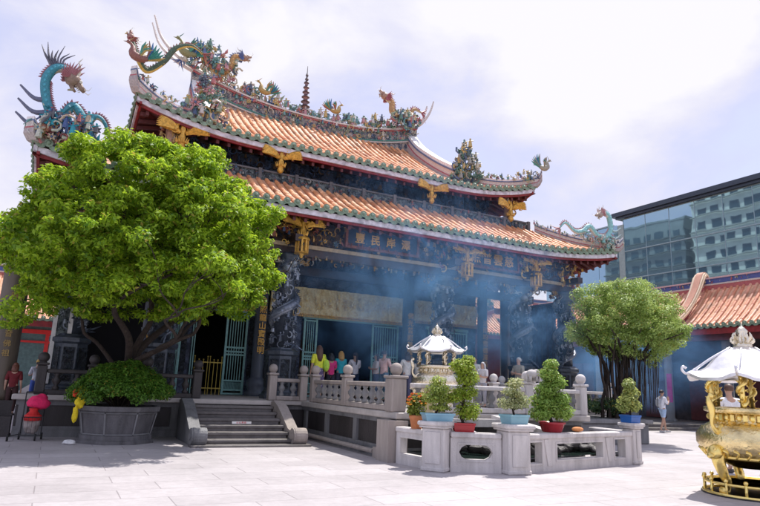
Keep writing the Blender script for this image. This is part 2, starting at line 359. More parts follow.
def dragon(mb, path, r, body=(.05, .35, .38), belly=(.55, .52, .38), fin=(.50, .10, .10), head=(.45, .32, .12), legs=(.25, .55), res=6, side=V(0, 1, 0), hs=1.0, n=9):
    pts = cr(path, res); m = len(pts)
    rr = [r*(.25+.75*min(1, i/(m*.35)))*(1-.18*max(0, (i/m-.8)/.2)) for i in range(m)]
    mb.smooth = True; mb.col = body; mb.tube(pts, rr, n)
    mb.col = belly
    mb.tube([p+V(0, 0, -.45*q)+side*0 for p, q in zip(pts, rr)], [q*.75 for q in rr], n)
    mb.smooth = False
    for i in range(2, m-1):
        t = (pts[i+1]-pts[i-1]).normalized(); upv = side.cross(t); upv = upv if upv.length > .1 else V(0, 0, 1)
        upv.normalize()
        if upv.z < -.2: upv = -upv
        mb.col = fin; b = pts[i]+upv*rr[i]*.8
        mb.extr([b-t*r*.45-side*r*.08, b+t*r*.45-side*r*.08, b+upv*r*.8-t*r*.5-side*r*.08], side*r*.16)
        # scale bumps
        if i % 2 == 0:
            mb.col = tuple(min(1, c*1.5) for c in body)
            for sg in (-1, 1): mb.ball(pts[i]+side*sg*rr[i]*.8, rr[i]*.4, 5, 4)
    # legs with claws
    for f in legs:
        i = int(m*f); p = pts[i]; t = (pts[min(i+1, m-1)]-pts[max(0, i-1)]).normalized()
        for sg in (-1, 1):
            k = p+side*sg*r*1.6-V(0, 0, r*.6)+t*r*.8; e = k+t*r*1.1-V(0, 0, r*1.2)+side*sg*r*.3
            mb.col = body; mb.tube([p+side*sg*r*.6, k, e], [r*.5, r*.4, r*.2], 6)
            mb.col = (.6, .55, .45)
            for a in (-.6, 0, .6): mb.cone(e, e+t*r*.7+side*a*r*.7-V(0, 0, r*.25), r*.13, 4)
    # head
    h = pts[-1]; d = (pts[-1]-pts[-3]).normalized(); u = side.cross(d); u = u if u.z > -.2 else -u
    u.normalize(); q = r*hs
    mb.col = head; mb.smooth = True
    mb.tube([h-d*q*.6, h+d*q*.5, h+d*q*1.3], [q*1.0, q*1.25, q*.8], 8)
    mb.tube([h+d*q*1.0+u*q*.35, h+d*q*2.0+u*q*.5, h+d*q*2.7+u*q*.75], [q*.75, q*.5, q*.42], 8)
    mb.tube([h+d*q*.8-u*q*.5, h+d*q*1.7-u*q*.75, h+d*q*2.3-u*q*.6], [q*.5, q*.32, q*.2], 7)
    mb.smooth = False
    mb.col = (.65, .62, .55)
    for s2 in (-1, 1):
        mb.ball(h+d*q*1.2+u*q*.85+side*s2*q*.55, q*.3, 6, 5)
        mb.tube([h+u*q*.8+side*s2*q*.5, h-d*q*.8+u*q*1.8+side*s2*q*.8, h-d*q*1.9+u*q*2.1+side*s2*q*.9, h-d*q*2.2+u*q*2.9+side*s2*q], [q*.25, q*.2, q*.13, q*.03], 5)
        mb.tube([h+d*q*2.5+u*q*.7+side*s2*q*.3, h+d*q*3.1+u*q*1.2+side*s2*q*.9, h+d*q*2.8+u*q*1.9+side*s2*q*1.1], [q*.1, q*.07, q*.02], 4)
        for k in range(4):
            mb.cone(h+d*q*(1.5+.3*k)+u*q*.1+side*s2*q*.35, h+d*q*(1.5+.3*k)-u*q*.3+side*s2*q*.35, q*.1, 4)
    mb.col = fin
    for k in range(10):
        a = -1.2+k*.27; dd = (-d*math.cos(a)+u*math.sin(a)).normalized()
        for s2 in (-1, 1):
            mb.tube([h+side*s2*q*.7, h+dd*q*1.4+side*s2*q*1.0, h+dd*q*2.2+u*q*.5+side*s2*q*1.1], [q*.3, q*.22, q*.02], 4)
    # beard
    mb.col = belly
    for s2 in (-.5, 0, .5): mb.tube([h+d*q*1.8-u*q*.8+side*s2*q*.4, h+d*q*1.6-u*q*1.6+side*s2*q*.5], [q*.18, q*.02], 4)
    # tail plume
    p0 = pts[0]; t = (pts[0]-pts[2]).normalized(); mb.col = fin
    for a in (-.8, -.3, .3, .8):
        w = (side.cross(t)).normalized(); mb.tube([p0, p0+(t+w*a)*r*1.5, p0+(t+w*a*1.4)*r*2.6], [r*.25, r*.25, r*.03], 4)

def phoenix(mb, c, s, d=1, c1=(.42, .29, .10), c2=(.30, .10, .08)):
    """bird with arched neck and a swept tail, facing d along x"""
    c = Vector(c); X = V(d, 0, 0); Z = V(0, 0, 1)
    mb.smooth = True; mb.col = c1
    mb.tube(cr([c-X*s*.5+Z*s*.1, c+Z*s*.05, c+X*s*.45+Z*s*.25, c+X*s*.5+Z*s*.75, c+X*s*.75+Z*s*1.0], 4), [s*(.06+.2*math.sin(PI*min(1, (i+1)/14)))+.03*s for i in range(17)], 7)
    mb.ball(c+X*s*.8+Z*s*1.02, s*.13, 7, 5); mb.smooth = False
    mb.cone(c+X*s*.9+Z*s*1.0, c+X*s*1.12+Z*s*.98, s*.05, 5)
    mb.col = c2
    for k in range(5): mb.tube([c+X*s*.75+Z*s*1.1, c+X*s*(.65-.05*k)+Z*s*(1.25+.05*k)], [s*.04, s*.01], 4)
    for k in range(7):
        a = .35+.17*k; dd = (-X*math.cos(a)+Z*math.sin(a)); mb.col = random.choice([c1, c2, (.05, .25, .2), (.05, .15, .35)])
        mb.tube([c-X*s*.4, c-X*s*.4+dd*s*.8, c-X*s*.3+dd*s*1.5+X*s*.15], [s*.06, s*.12, s*.02], 4)
    for sg in (-1, 1):
        for k in range(5):
            mb.col = random.choice([c1, c2, (.05, .25, .2)]); a = .5+.2*k
            mb.tube([c+V(0, sg*s*.15, s*.1), c+V(-d*s*.3*math.cos(a), sg*s*(.45), s*.5*math.sin(a)+.1), c+V(-d*s*.8*math.cos(a), sg*s*.7, s*1.0*math.sin(a))], [s*.07, s*.1, s*.02], 4)

# ------------------------------------------------------------------ GROUND
g = MB(); g.add([(-300, -300, 0), (300, -300, 0), (300, 300, 0), (-300, 300, 0)], [(0, 1, 2, 3)])
g = g.build('courtyard_paving', M['paving']); g['kind'] = 'structure'

# ------------------------------------------------------------------ TEMPLE HALL
CX = 8.95
PZ = .96
hall = thing('temple_hall', 'large temple hall with double orange tiled roofs and dark carved columns', 'temple', (CX, 24.5, PZ))

def prof_up(d, D=6.0, H=3.6):
    t = d/D; return H*(.50*t+.50*t**1.7)
TC = [(.80, .36, .16), (.84, .42, .21), (.74, .31, .13), (.82, .46, .26), (.66, .27, .13), (.78, .38, .19)]

def tile_rows(mb, x0, x1, e0, D, zf, hip0=True, hip1=True, gx=None, frame=None, step=.31, br=.085, ds=.33):
    """barrel tile rows on one roof slope. local frame: u along eave, d inward distance; zf(u,d)->z; frame maps (u,d,z)->world"""
    n = max(2, int(round((x1-x0)/step))); st = (x1-x0)/n
    for i in range(n+1):
        u = x0+i*st
        dm = D
        if hip0: dm = min(dm, (u-x0)) if gx is None or u < gx[0] else dm
        if hip1: dm = min(dm, (x1-u)) if gx is None or u > gx[1] else dm
        if dm < .12: continue
        k = max(1, int(math.ceil(dm/ds))); rowt = random.uniform(.88, 1.04)
        for j in range(k):
            d0, d1 = dm*j/k, dm*(j+1)/k; ju, jz = random.gauss(0, .007), random.gauss(0, .006)
            vs = []
            for d, rr in ((d0, br), (d1+.02, br*.86)):
                z = zf(u, d)
                for a in range(6):
                    w = PI*a/5
                    vs.append(frame(u+ju+rr*math.cos(w), d, z+.02+jz+rr*math.sin(w)))
            tn = random.choice(TC); wt_ = random.uniform(.86, 1.05)*(.62 if random.random() < .03 else 1); mb.col = tuple(q*wt_*rowt for q in tn); mb.smooth = True
            mb.add(vs, [(a, a+1, 6+a+1, 6+a) for a in range(5)]); mb.smooth = False
            mb.add(vs[:6], [tuple(range(6))])
    # pan surface
    for i in range(n):
        ua, ub = x0+i*st, x0+(i+1)*st
        def dmx(u):
            dm = D
            if hip0 and (gx is None or u < gx[0]-1e-6): dm = min(dm, u-x0)
            if hip1 and (gx is None or u > gx[1]+1e-6): dm = min(dm, x1-u)
            return max(0, dm)
        da, db = dmx(ua), dmx(ub); K = max(1, int(max(da, db)/ds))
        vs = []
        for j in range(K+1):
            for u, dm in ((ua, da), (ub, db)):
                d = dm*j/K; vs.append(frame(u, d, zf(u, d)))
        mb.col = (.68, .37, .22)
        mb.add(vs, [(2*j, 2*j+1, 2*j+3, 2*j+2) for j in range(K)])
    return n, st

def eave_ends(mb, x0, x1, n, st, zf, frame, br=.1):
    """green glazed round end tiles and hanging drip tiles"""
    for i in range(n+1):
        u = x0+i*st; z = zf(u, 0)+.05
        pts = [frame(u, .06, z), frame(u, -.05, z)]
        mb.tube(pts, [br*.92, br*1.05], 10)
        a = frame(u, -.055, z); b = frame(u, -.085, z); mb.tube([a, b], [br*.6, br*.35], 8)
    for i in range(n):
        u = x0+(i+.5)*st; z = zf(u, 0)-.0; h = st*.5
        pl = []
        for k in range(7):
            a = PI*k/6; pl.append(frame(u+h*.92*math.cos(a), -.01, z+.01-.13*math.sin(a)))
        d = Vector(frame(u, -.035, z))-Vector(frame(u, -.01, z)); mb.extr(pl, d)

def skirt(name_prefix, X0, X1, Y0, Y1, D, z0, prof, lift, L, parent, gx=None, fullD=None):
    """four slopes with upturned corners. returns zf for the front slope"""
    def lf(u, a, b, d):
        e = max(0, 1-(u-a)/L, 1-(b-u)/L) if True else 0
        e = min(1, max(0, e)); return lift*e**2.2*max(0, 1-d/D)**1.2
    fr = dict(front=lambda u, d, z: (u, Y0+d, z), back=lambda u, d, z: (u, Y1-d, z), left=lambda u, d, z: (X0+d, u, z), right=lambda u, d, z: (X1-d, u, z))
    tiles, ends = MB(), MB()
    for s in ('front', 'back', 'left', 'right'):
        a, b = (X0, X1) if s in ('front', 'back') else (Y0, Y1)
        Ds = fullD if (fullD and s in ('front', 'back')) else D
        zf = (lambda a, b: (lambda u, d: z0+prof(d)+lf(u, a, b, d)))(a, b)
        gxx = gx if s in ('front', 'back') else None
        n, st = tile_rows(tiles, a, b, 0, Ds, zf, frame=fr[s], gx=gxx)
        if s in ('front', 'left', 'right'): eave_ends(ends, a, b, n, st, zf, fr[s])
    roof = tiles.build('tiled_roof', M['tile'], parent)
    ends.build('eave_tiles', M['tile_green'], roof)
    # fascia boards + red strip + soffit
    fa, rd, so = MB(), MB(), MB()
    for s in ('front', 'back', 'left', 'right'):
        a, b = (X0, X1) if s in ('front', 'back') else (Y0, Y1); f = fr[s]; K = 40
        for i in range(K):
            u0, u1 = a+(b-a)*i/K, a+(b-a)*(i+1)/K
            za, zb = z0+lf(u0, a, b, 0), z0+lf(u1, a, b, 0)
            for (mbx, t0, t1, q0, q1) in ((fa, -.09, -.25, .03, .09), (rd, -.252, -.33, .09, .16)):
                vs = [f(u, d, z+t) for u, z in ((u0, za), (u1, zb)) for d in (q0, q1) for t in (t0, t1)]
                mbx.add(vs, [(0, 1, 5, 4), (2, 6, 7, 3), (0, 4, 6, 2), (1, 3, 7, 5), (0, 2, 3, 1), (4, 5, 7, 6)])
            # soffit boards slope up inwards
            m0, m1 = max(.0, min(D, u0-a, b-u0)), max(.0, min(D, u1-a, b-u1))
            so.add([f(u0, .16 if m0 > .16 else m0, za-.33), f(u1, .16 if m1 > .16 else m1, zb-.33), f(u1, m1, z0+prof(m1)*.8-.28+lf(u1, a, b, m1)), f(u0, m0, z0+prof(m0)*.8-.28+lf(u0, a, b, m0))], [(0, 1, 2, 3)])
        nr = int((b-a)/.36)
        for i in range(1, nr):
            u = a+(b-a)*i/nr; dm = min(D, u-a, b-u)
            if dm < .3: continue
            z = z0+lf(u, a, b, 0); zi = z0+prof(dm)*.8+lf(u, a, b, dm)
            vs = [f(u+w, d, zz+t) for (d, zz) in ((.18, z), (dm, zi)) for w in (-.045, .045) for t in (-.34, -.46)]
            so.add(vs, [(0, 1, 3, 2), (4, 6, 7, 5), (0, 4, 5, 1), (2, 3, 7, 6), (1, 5, 7, 3)])
    fa.build('fascia_board', M['fascia'], roof); rd.build('eave_strip', M['red_wood'], roof); so.build('rafters', M['dark_red'], roof)
    return roof, lf

# upper roof
UX0, UX1, UY0, UY1 = 1.15, 16.75, 18.5, 30.5
GX0, GX1 = 3.75, 14.15
upper, ulf = skirt('upper', UX0, UX1, UY0, UY1, 2.6, 9.2, lambda d: prof_up(d), .62, 4.2, hall, gx=(GX0, GX1), fullD=6.0)
upper.name = 'upper_roof'
# lower roof
LX0, LX1, LY0, LY1 = -1.15, 19.15, 16.5, 32.5
lower, llf = skirt('lower', LX0, LX1, LY0, LY1, 2.25, 6.62, lambda d: 1.30*(.8*d/2.25+.2*(d/2.25)**2), .42, 4.6, hall)
lower.name = 'lower_roof'

# gable walls under the upper roof
for x in (GX0-.1, GX1+.1):
    gb = MB()
    pts = [(x, 18.5+2.6, 9.2+prof_up(2.6)-.2)]
    for k in range(11): d = 2.6+3.4*k/10; pts.append((x, 18.5+d, 9.2+prof_up(d)+.05))
    for k in range(10, -1, -1): d = 2.6+3.4*k/10; pts.append((x, 30.5-d, 9.2+prof_up(d)+.05))
    pts.append((x, 30.5-2.6, 9.2+prof_up(2.6)-.2)); gb.extr(pts, (.08, 0, 0)); gb.build('gable_wall', M['red_wood'], upper)

# main ridge --------------------------------------------------------
def rz(x):   # ridge crest height
    t = abs(x-CX)/5.2
    return 13.25+.75*max(0, t)**2.4
rg, rs, ro = MB(), MB(), MB()
NX = 40
for i in range(NX):
    xa, xb = GX0-.25+(GX1-GX0+.5)*i/NX, GX0-.25+(GX1-GX0+.5)*(i+1)/NX
    for (mb_, w, t0, t1) in ((rg, .17, -.95, -.12),):
        vs = [(x, 24.5+s*w, z) for x in (xa, xb) for s in (-1, 1) for z in (12.35 if t0 < -.9 else rz(x)+t0, rz(x)+t1)]
        mb_.add(vs, [(0, 1, 5, 4), (2, 6, 7, 3), (1, 3, 7, 5), (0, 2, 3, 1), (4, 5, 7, 6)])
    for (w, t, h, c) in ((.27, -.05, .07, (.62, .55, .50)), (.23, -.13, .05, (.45, .12, .12)), (.23, -.72, .07, (.55, .50, .46)), (.25, -.65, .05, (.06, .22, .18))):
        rs.col = c
        vs = [(x, 24.5+s*w, rz(x)+t+q) for x in (xa, xb) for s in (-1, 1) for q in (-h/2, h/2)]
        rs.add(vs, [(0, 1, 5, 4), (2, 6, 7, 3), (1, 3, 7, 5), (0, 4, 6, 2), (0, 2, 3, 1), (4, 5, 7, 6)])
ridge = rg.build('ridge_wall', M['ridge_relief'], upper)
# swallow tails
for s in (-1, 1):
    xe = GX0-.2 if s < 0 else GX1+.2
    for dy in (-.15, .15):
        rs.col = (.62, .56, .52)
        k = 1.8 if s < 0 else .9
        pts = cr([(xe-s*1.2, 24.5+dy*.5, rz(xe-s*1.2)), (xe, 24.5+dy, rz(xe)+.05), (xe+s*k*.45, 24.5+dy*1.5, rz(xe)+.4), (xe+s*k*.8, 24.5+dy*1.9, rz(xe)+.95), (xe+s*k, 24.5+dy*2.1, rz(xe)+1.55+.25*(s < 0))], 6)
        rs.tube(pts, [.12-.09*(i/len(pts)) for i in range(len(pts))], 6)
rs.build('ridge_bands', M['painted'], upper)
for i in range(70):
    x = GX0+(GX1-GX0)*(i+.5)/70
    clutter(ro, (x, 24.3, rz(x)-.4), (.07, .08, .25), 3, s=.13)
    clutter(ro, (x, 24.42, rz(x)+.1), (.07, .12, .16), 3, s=.19)
for x in (6.0, 7.1, 10.7, 12.2): clutter(ro, (x, 24.4, rz(x)+.25), (.3, .1, .22), 22, s=.2)
ro.build('ridge_figurines', M['painted'], upper)
# pagoda finial in the middle of the ridge
pg = MB(); z = rz(8.6)+.1; pg.col = (.16, .10, .10)
for k in range(7):
    r = .2-.017*k; pg.col = (.30, .15, .12) if k % 2 else (.22, .13, .13)
    pg.lathe([(r*.72, z), (r*.72, z+.13)], 8.55, 24.5, 0, 8); pg.col = (.12, .09, .10)
    pg.lathe([(r*1.3, z+.13), (r*1.15, z+.16), (r*.5, z+.24)], 8.55, 24.5, 0, 8); z += .235
pg.col = (.1, .08, .09); pg.lathe([(.04, z), (.09, z+.08), (.03, z+.2), (.07, z+.28), (.02, z+.4), (.01, z+.75)], 8.55, 24.5, 0, 8)
pg.build('ridge_pagoda', M['painted'], upper)
# ridge dragons
dg = MB(); dragon(dg, [(3.0, 24.3, 14.3), (3.5, 24.2, 14.9), (4.1, 24.2, 14.3), (4.6, 24.2, 14.05), (5.0, 24.2, 14.5), (5.1, 24.2, 15.0), (5.5, 24.2, 15.1)], .13, body=(.45, .26, .10), fin=(.10, .14, .30), head=(.35, .22, .16), n=7)
dg.build('ridge_dragon', M['painted'], upper)
dg = MB(); dragon(dg, [(14.6, 24.3, 14.9), (14.1, 24.2, 14.9), (13.8, 24.2, 14.3), (13.3, 24.2, 14.25), (12.9, 24.2, 14.5), (12.85, 24.2, 14.95), (12.5, 24.2, 15.15)], .15, body=(.42, .26, .12), fin=(.35, .10, .12), head=(.36, .22, .16), n=7)
dg.build('ridge_dragon', M['painted'], upper)
for a_ in (((6.6, 24.2, 13.75), .45, -1), ((9.9, 24.2, 13.7), .42, 1), ((3.2, 23.9, 14.4), .6, -1, (.22, .22, .1), (.05, .16, .12))): dg = MB(); phoenix(dg, *a_); dg.build('ridge_bird', M['painted'], upper)
dg = MB()
clutter(dg, (4.6, 24.0, 14.2), (.7, .25, .45), 60, s=.2); clutter(dg, (13.6, 24.1, 14.1), (.7, .25, .4), 90, s=.2); clutter(dg, (3.9, 24.0, 14.5), (.8, .25, .5), 70, s=.2)
dg.build('end_figurines', M['painted'], upper)

# vertical and hip ridges --------------------------------------------
def sweep_ridge(mb, pts, w, h, bands):
    pts = [Vector(p) for p in pts]; m = len(pts)
    for (o, hh, ww, c) in bands:
        mb.col = c; vs = []
        for i, p in enumerate(pts):
            t = pts[min(i+1, m-1)]-pts[max(i-1, 0)]; t.z = 0
            t = t.normalized() if t.length > 1e-6 else V(1, 0, 0); sd = V(-t.y, t.x, 0)
            for s, q in ((-1, o), (1, o), (1, o+hh), (-1, o+hh)): vs.append(p+sd*s*ww/2+V(0, 0, q))
        fs = [(4*i+k, 4*i+(k+1) % 4, 4*i+4+(k+1) % 4, 4*i+4+k) for i in range(m-1) for k in range(4)]+[(3, 2, 1, 0), tuple(4*(m-1)+k for k in range(4))]
        mb.add(vs, fs)
BND = [(-.1, .16, .34, (.40, .34, .33)), (.06, .05, .3, (.40, .11, .12)), (.11, .17, .24, (.58, .52, .48)), (.28, .05, .3, (.10, .14, .26)), (.33, .1, .27, (.74, .69, .68))]
for s in (-1, 1):
    gxx, cxx = (GX0, UX0) if s < 0 else (GX1, UX1)
    for fb in (0, 1):
        Y = (lambda d: 18.5+d) if fb == 0 else (lambda d: 30.5-d)
        hr = MB()
        vp = [(gxx, Y(d), 9.2+prof_up(d)+.05+(.25*((d-4.8)/1.2)**2 if d > 4.8 else 0)) for d in np.linspace(6.0, 1.9, 16)]
        # flick outwards at the foot
        if False: vp += [(gxx+s*.15, Y(1.5), 9.2+prof_up(1.5)+.12), (gxx+s*.3, Y(1.2), 9.2+prof_up(1.2)+.3)]
        sweep_ridge(hr, vp, .3, .4, [(a*1.5, b*1.7, c*1.75, tuple(min(.8, q*1.25) for q in e)) for a, b, c, e in BND])
        hp = []
        for t in np.linspace(0, 1, 14):
            d = 2.6*(1-t); u = cxx-s*d
            hp.append((u, Y(d), 9.2+prof_up(d)+ulf(u, UX0, UX1, d)+.05))
        for k, (o, zz) in enumerate(((.06, .06), (.14, .18), (.2, .36))): hp.append((cxx+s*o, Y(-o), 9.2+.62+zz))
        sweep_ridge(hr, hp, .3, .4, [(a*.85, b*.85, c*(.8), e) for a, b, c, e in BND])
        if fb == 0:
            for p in hp[3:14]: clutter(hr, (p[0], p[1]-.12, p[2]+.4), (.14, .08, .08), 4, s=.12)
        hr.build('hip_ridge', M['painted'], upper)
        if fb == 0:
            og = MB(); 
            # opera scene at the foot of the vertical ridge
            for lev in range(6):
                clutter(og, (gxx+s*.3, Y(1.65), 9.2+prof_up(1.6)+.3+lev*.26), (.85-.12*lev, .28, .14), 34-4*lev, s=.2, pal=POR if s < 0 else POR[:4]+[(.10, .2, .16), (.3, .3, .26), (.08, .12, .12)])
            og.build('scene_figurines', M['painted'], upper)
            ob = MB()
            if s > 0:
                phoenix(ob, (UX1+.1, 18.1, 10.5), .42, 1, (.34, .31, .24), (.28, .25, .22))
                clutter(ob, (UX1-.4, 18.5, 10.15), (.5, .15, .2), 20, s=.14, pal=POR[:4]+[(.3, .3, .28)])
            else:
                phoenix(ob, (UX0-.1, 18.0, 10.65), .45, -1, (.24, .10, .08), (.34, .26, .08))
                dragon(ob, [(2.9, 18.4, 11.6), (2.5, 18.4, 11.75), (2.05, 18.4, 11.5), (1.75, 18.4, 10.95), (1.3, 18.4, 10.55), (.95, 18.2, 10.9), (.75, 18.2, 11.35)], .09, body=(.07, .11, .07), belly=(.6, .42, .1), fin=(.3, .08, .07), head=(.3, .15, .12), legs=(), n=7)
            ob.build('corner_ornament', M['painted'], upper)

# lower roof hip ridges and dragons
for s in (-1, 1):
    cxx = LX0 if s < 0 else LX1
    for fb in (0, 1):
        Y = (lambda d: 16.5+d) if fb == 0 else (lambda d: 32.5-d)
        hp = []
        pf = lambda d: 1.30*(.8*d/2.25+.2*(d/2.25)**2)
        for t in np.linspace(0, 1, 14):
            d = 2.25*(1-t); u = cxx-s*d; hp.append((u, Y(d), 6.62+pf(d)+llf(u, LX0, LX1, d)+.04))
        for o, zz in ((.06, .06), (.15, .2)): hp.append((cxx+s*o, Y(-o), 6.62+.42+zz))
        hr = MB(); sweep_ridge(hr, hp, .3, .4, [(a*.8, b*.8, c*.9, e) for a, b, c, e in BND])
        if fb == 0:
            for k in range(13): p = hp[k]; clutter(hr, (p[0], p[1]-.15, p[2]+.28), (.15, .1, .06), 4, s=.09)
            clutter(hr, (cxx, 16.5, 7.25), (.25, .2, .15), 14, s=.14)
        hr.build('hip_ridge', M['painted'], lower)
# big corner dragons
dg = MB(); X = lambda a, b, c=16.55: (a, c, b)
dragon(dg, [X(.55, 7.3), X(.36, 7.85), X(.12, 8.0), X(-.08, 7.72), X(-.22, 7.95), X(-.45, 8.15), X(-.66, 7.75), X(-.9, 7.85), X(-1.07, 8.25), X(-1.13, 8.7), X(-.97, 9.05), X(-.72, 9.1), X(-.56, 8.9)], .115, body=(.04, .22, .28), belly=(.40, .36, .28), fin=(.30, .11, .13), head=(.24, .16, .12), legs=(.2, .42, .6), hs=1.35, res=7)
dragon(dg, [X(.2, 7.35, 16.4), X(-.1, 7.75, 16.4), X(-.4, 7.5, 16.4), X(-.6, 7.75, 16.4), X(-.85, 7.55, 16.4), X(-1.0, 7.3, 16.4)], .08, body=(.08, .12, .22), belly=(.4, .3, .2), fin=(.35, .15, .1), head=(.3, .2, .1), legs=(.3, .6))
for a in (0, 1, 2): dg.col = (.12, .13, .20); dg.tube(cr([X(-.95, 7.5+a*.35), X(-1.3, 7.45+a*.35), X(-1.65, 7.7+a*.36)], 4), [.09-.008*i for i in range(9)], 5)
clutter(dg, (-.5, 16.5, 7.4), (.7, .25, .35), 150, s=.17, pal=[(.03, .3, .38), (.45, .35, .25), (.06, .1, .25), (.4, .12, .12), (.5, .5, .42), (.1, .1, .12)])
for k in range(7): dg.col = (.10, .10, .13); dg.tube(cr([X(-1.05+.04*k, 9.1), X(-1.22+.07*k, 9.35), X(-1.35+.13*k, 9.62+.12*math.sin(k*2))], 3), [.035, .035, .03, .028, .022, .014, .006], 4)
dg.build('corner_dragon', M['painted'], lower)
dg = MB(); X = lambda a, b, c=16.6: (a, c, b)
dragon(dg, [X(16.2, 7.55), X(16.5, 7.8), X(16.95, 7.55), X(17.35, 7.6), X(17.75, 7.85), X(18.15, 7.55), X(18.6, 7.55), X(18.9, 7.9), X(18.85, 8.4), X(18.6, 8.55), X(18.4, 8.45)], .105, body=(.26, .50, .50), belly=(.55, .54, .50), fin=(.45, .22, .22), head=(.40, .30, .26), legs=(.3, .62))
for a in (0, 1, 2): dg.col = (.25, .35, .36); dg.tube(cr([X(18.9, 7.3+a*.28), X(19.2, 7.3+a*.28), X(19.5, 7.5+a*.28)], 4), [.07-.006*i for i in range(9)], 5)
clutter(dg, (18.3, 16.6, 7.3), (.8, .2, .2), 60, s=.14, pal=[(.2, .4, .38), (.55, .5, .45), (.4, .2, .2), (.5, .5, .42), (.3, .3, .3)])
dg.build('corner_dragon', M['painted'], lower)

# ---- storey between the roofs
w = MB(); w.bb(2.4, 15.5, 20.05, 28.9, 7.0, 9.75); w.build('upper_wall', M['navy'], hall)
b = MB()
for k in range(14):
    x = 2.6+k*12.7/13
    b.box(x, 19.98, 8.6, .16, .12, 2.4)
b.bb(2.3, 15.6, 19.9, 20.04, 9.2, 9.4); b.bb(2.3, 15.6, 19.86, 19.99, 8.1, 8.2)
b.build('upper_frame', M['dark_wood'], hall)
GP = [(.45, .26, .06), (.06, .05, .07), (.04, .06, .12), (.35, .1, .06), (.05, .12, .16), (.02, .02, .03)]
for k in range(60): cl = MB(); clutter(cl, (2.6+k*.215, 19.8, 9.0), (.1, .1, .35), 4, s=.15, pal=[(.04, .07, .14), (.07, .11, .2), (.16, .10, .05), (.02, .02, .03)]); cl.build('roof_bracket', M['painted'], hall)
# upper balustrade
b = MB(); b.bb(1.35, 16.55, 18.76, 18.84, 7.84, 8.22); b.build('gallery_panel', M['balustrade_relief'], hall)
b = MB()
b.bb(1.25, 16.65, 18.72, 18.88, 8.222, 8.28); b.bb(1.25, 16.65, 18.72, 18.88, 7.76, 7.838)
for k in range(13): b.box(1.35+k*15.2/12, 18.74, 8.04, .12, .12, .54)
b.build('gallery_rail', M['stone_mid'], hall)
b = MB()
for k in range(30): b = MB(); clutter(b, (1.6+k*.51, 18.72, 8.02), (.22, .04, .15), 7, s=.08, pal=[(.12, .16, .18), (.03, .05, .08), (.3, .3, .28), (.3, .1, .08), (.05, .08, .14)]); b.build('gallery_carving', M['painted'], hall)

b = MB(); b.M = None
for y0, y1, x in ((18.9, 30.1, 1.4), (18.9, 30.1, 16.5)): b.box(x, (y0+y1)/2, 8.0, .1, y1-y0, .5)
b.build('gallery_side_panel', M['balustrade_relief'], hall)
# gilded hanging posts with wing-like brackets
def gilt(x, y, z, s, lantern=False):
    m_ = MB(); P = [(.60, .34, .07), (.75, .45, .10), (.42, .20, .05)]
    m_.col = P[0]; m_.smooth = True
    m_.lathe([(.02, .05), (.07, .08), (.12, .16), (.09, .26), (.12, .31), (.07, .38), (.10, .48), (.06, .58), (.09, .7), (.05, .9)], x, y, z-.5*s, 10); m_.smooth = False
    m_.v = [(x+(a-x)*s, y+(b_-y)*s, (c-(z-.5*s))*s+(z-.5*s)) for a, b_, c in m_.v]
    for sg in (-1, 1):
        for k in range(7):
            m_.col = random.choice(P); a = -.15+k*.2
            p = V(x+sg*.08*s, y, z+.1*s)
            m_.tube(cr([p, p+V(sg*.3*s*math.cos(a*.7), -.07, .10*s+.12*s*math.sin(a)), p+V(sg*.66*s*math.cos(a*.5), -.12, .30*s*math.sin(a)+.10*s)], 3), [.05*s, .055*s, .06*s, .07*s, .06*s, .045*s, .01], 5)
        clutter(m_, (x+sg*.3*s, y-.04, z+.22*s), (.22*s, .05, .12*s), 12, pal=P, s=.1*s)
    for k in range(14):
        a = k*PI/7; m_.col = random.choice(P); m_.cone((x+.13*s*math.cos(a), y+.13*s*math.sin(a), z-.2*s), (x+.2*s*math.cos(a), y+.2*s*math.sin(a), z-.05*s), .035*s, 4)
    if lantern:
        for k in range(10):
            a = k*PI/5; m_.col = P[1]; m_.box(x+.2*s*math.cos(a), y+.2*s*math.sin(a), z-.55*s, .05*s, .05*s, .42*s, a)
        m_.col = P[0]; m_.lathe([(.24*s, 0), (.26*s, .03), (.22*s, .08)], x, y, z-.36*s, 10); m_.lathe([(.24*s, 0), (.2*s, .05)], x, y, z-.8*s, 10)
        m_.col = (.3, .08, .05); m_.lathe([(.04, -.12), (.08, 0), (.12, .04)], x, y, z-.82*s, 8)
    return m_.build('hanging_bracket', M['gilt_wood'], hall)
for x in (5.8, 11.75): gilt(x, 18.62, 8.64, .95)
gilt(2.6, 18.7, 8.8, 1.1); gilt(15.6, 18.7, 8.6, 1.0)
for x in (2.7, 6.2, 12.35, 15.5): gilt(x, 17.15, 6.05, .95, True)
# corner drop columns of upper eave
b = MB(); b.col = (.45, .30, .22)
for x in (15.7, 2.3):
    b.col = (.40, .24, .16); b.lathe([(.1, 0), (.2, .15), (.16, .3), (.17, .9), (.22, 1.0)], x, 19.0, 8.2, 8); clutter(b, (x, 18.95, 8.8), (.3, .15, .35), 24, pal=[(.45, .3, .12), (.5, .45, .4), (.3, .12, .08)], s=.14)
b.build('corner_bracket', M['painted'], hall)

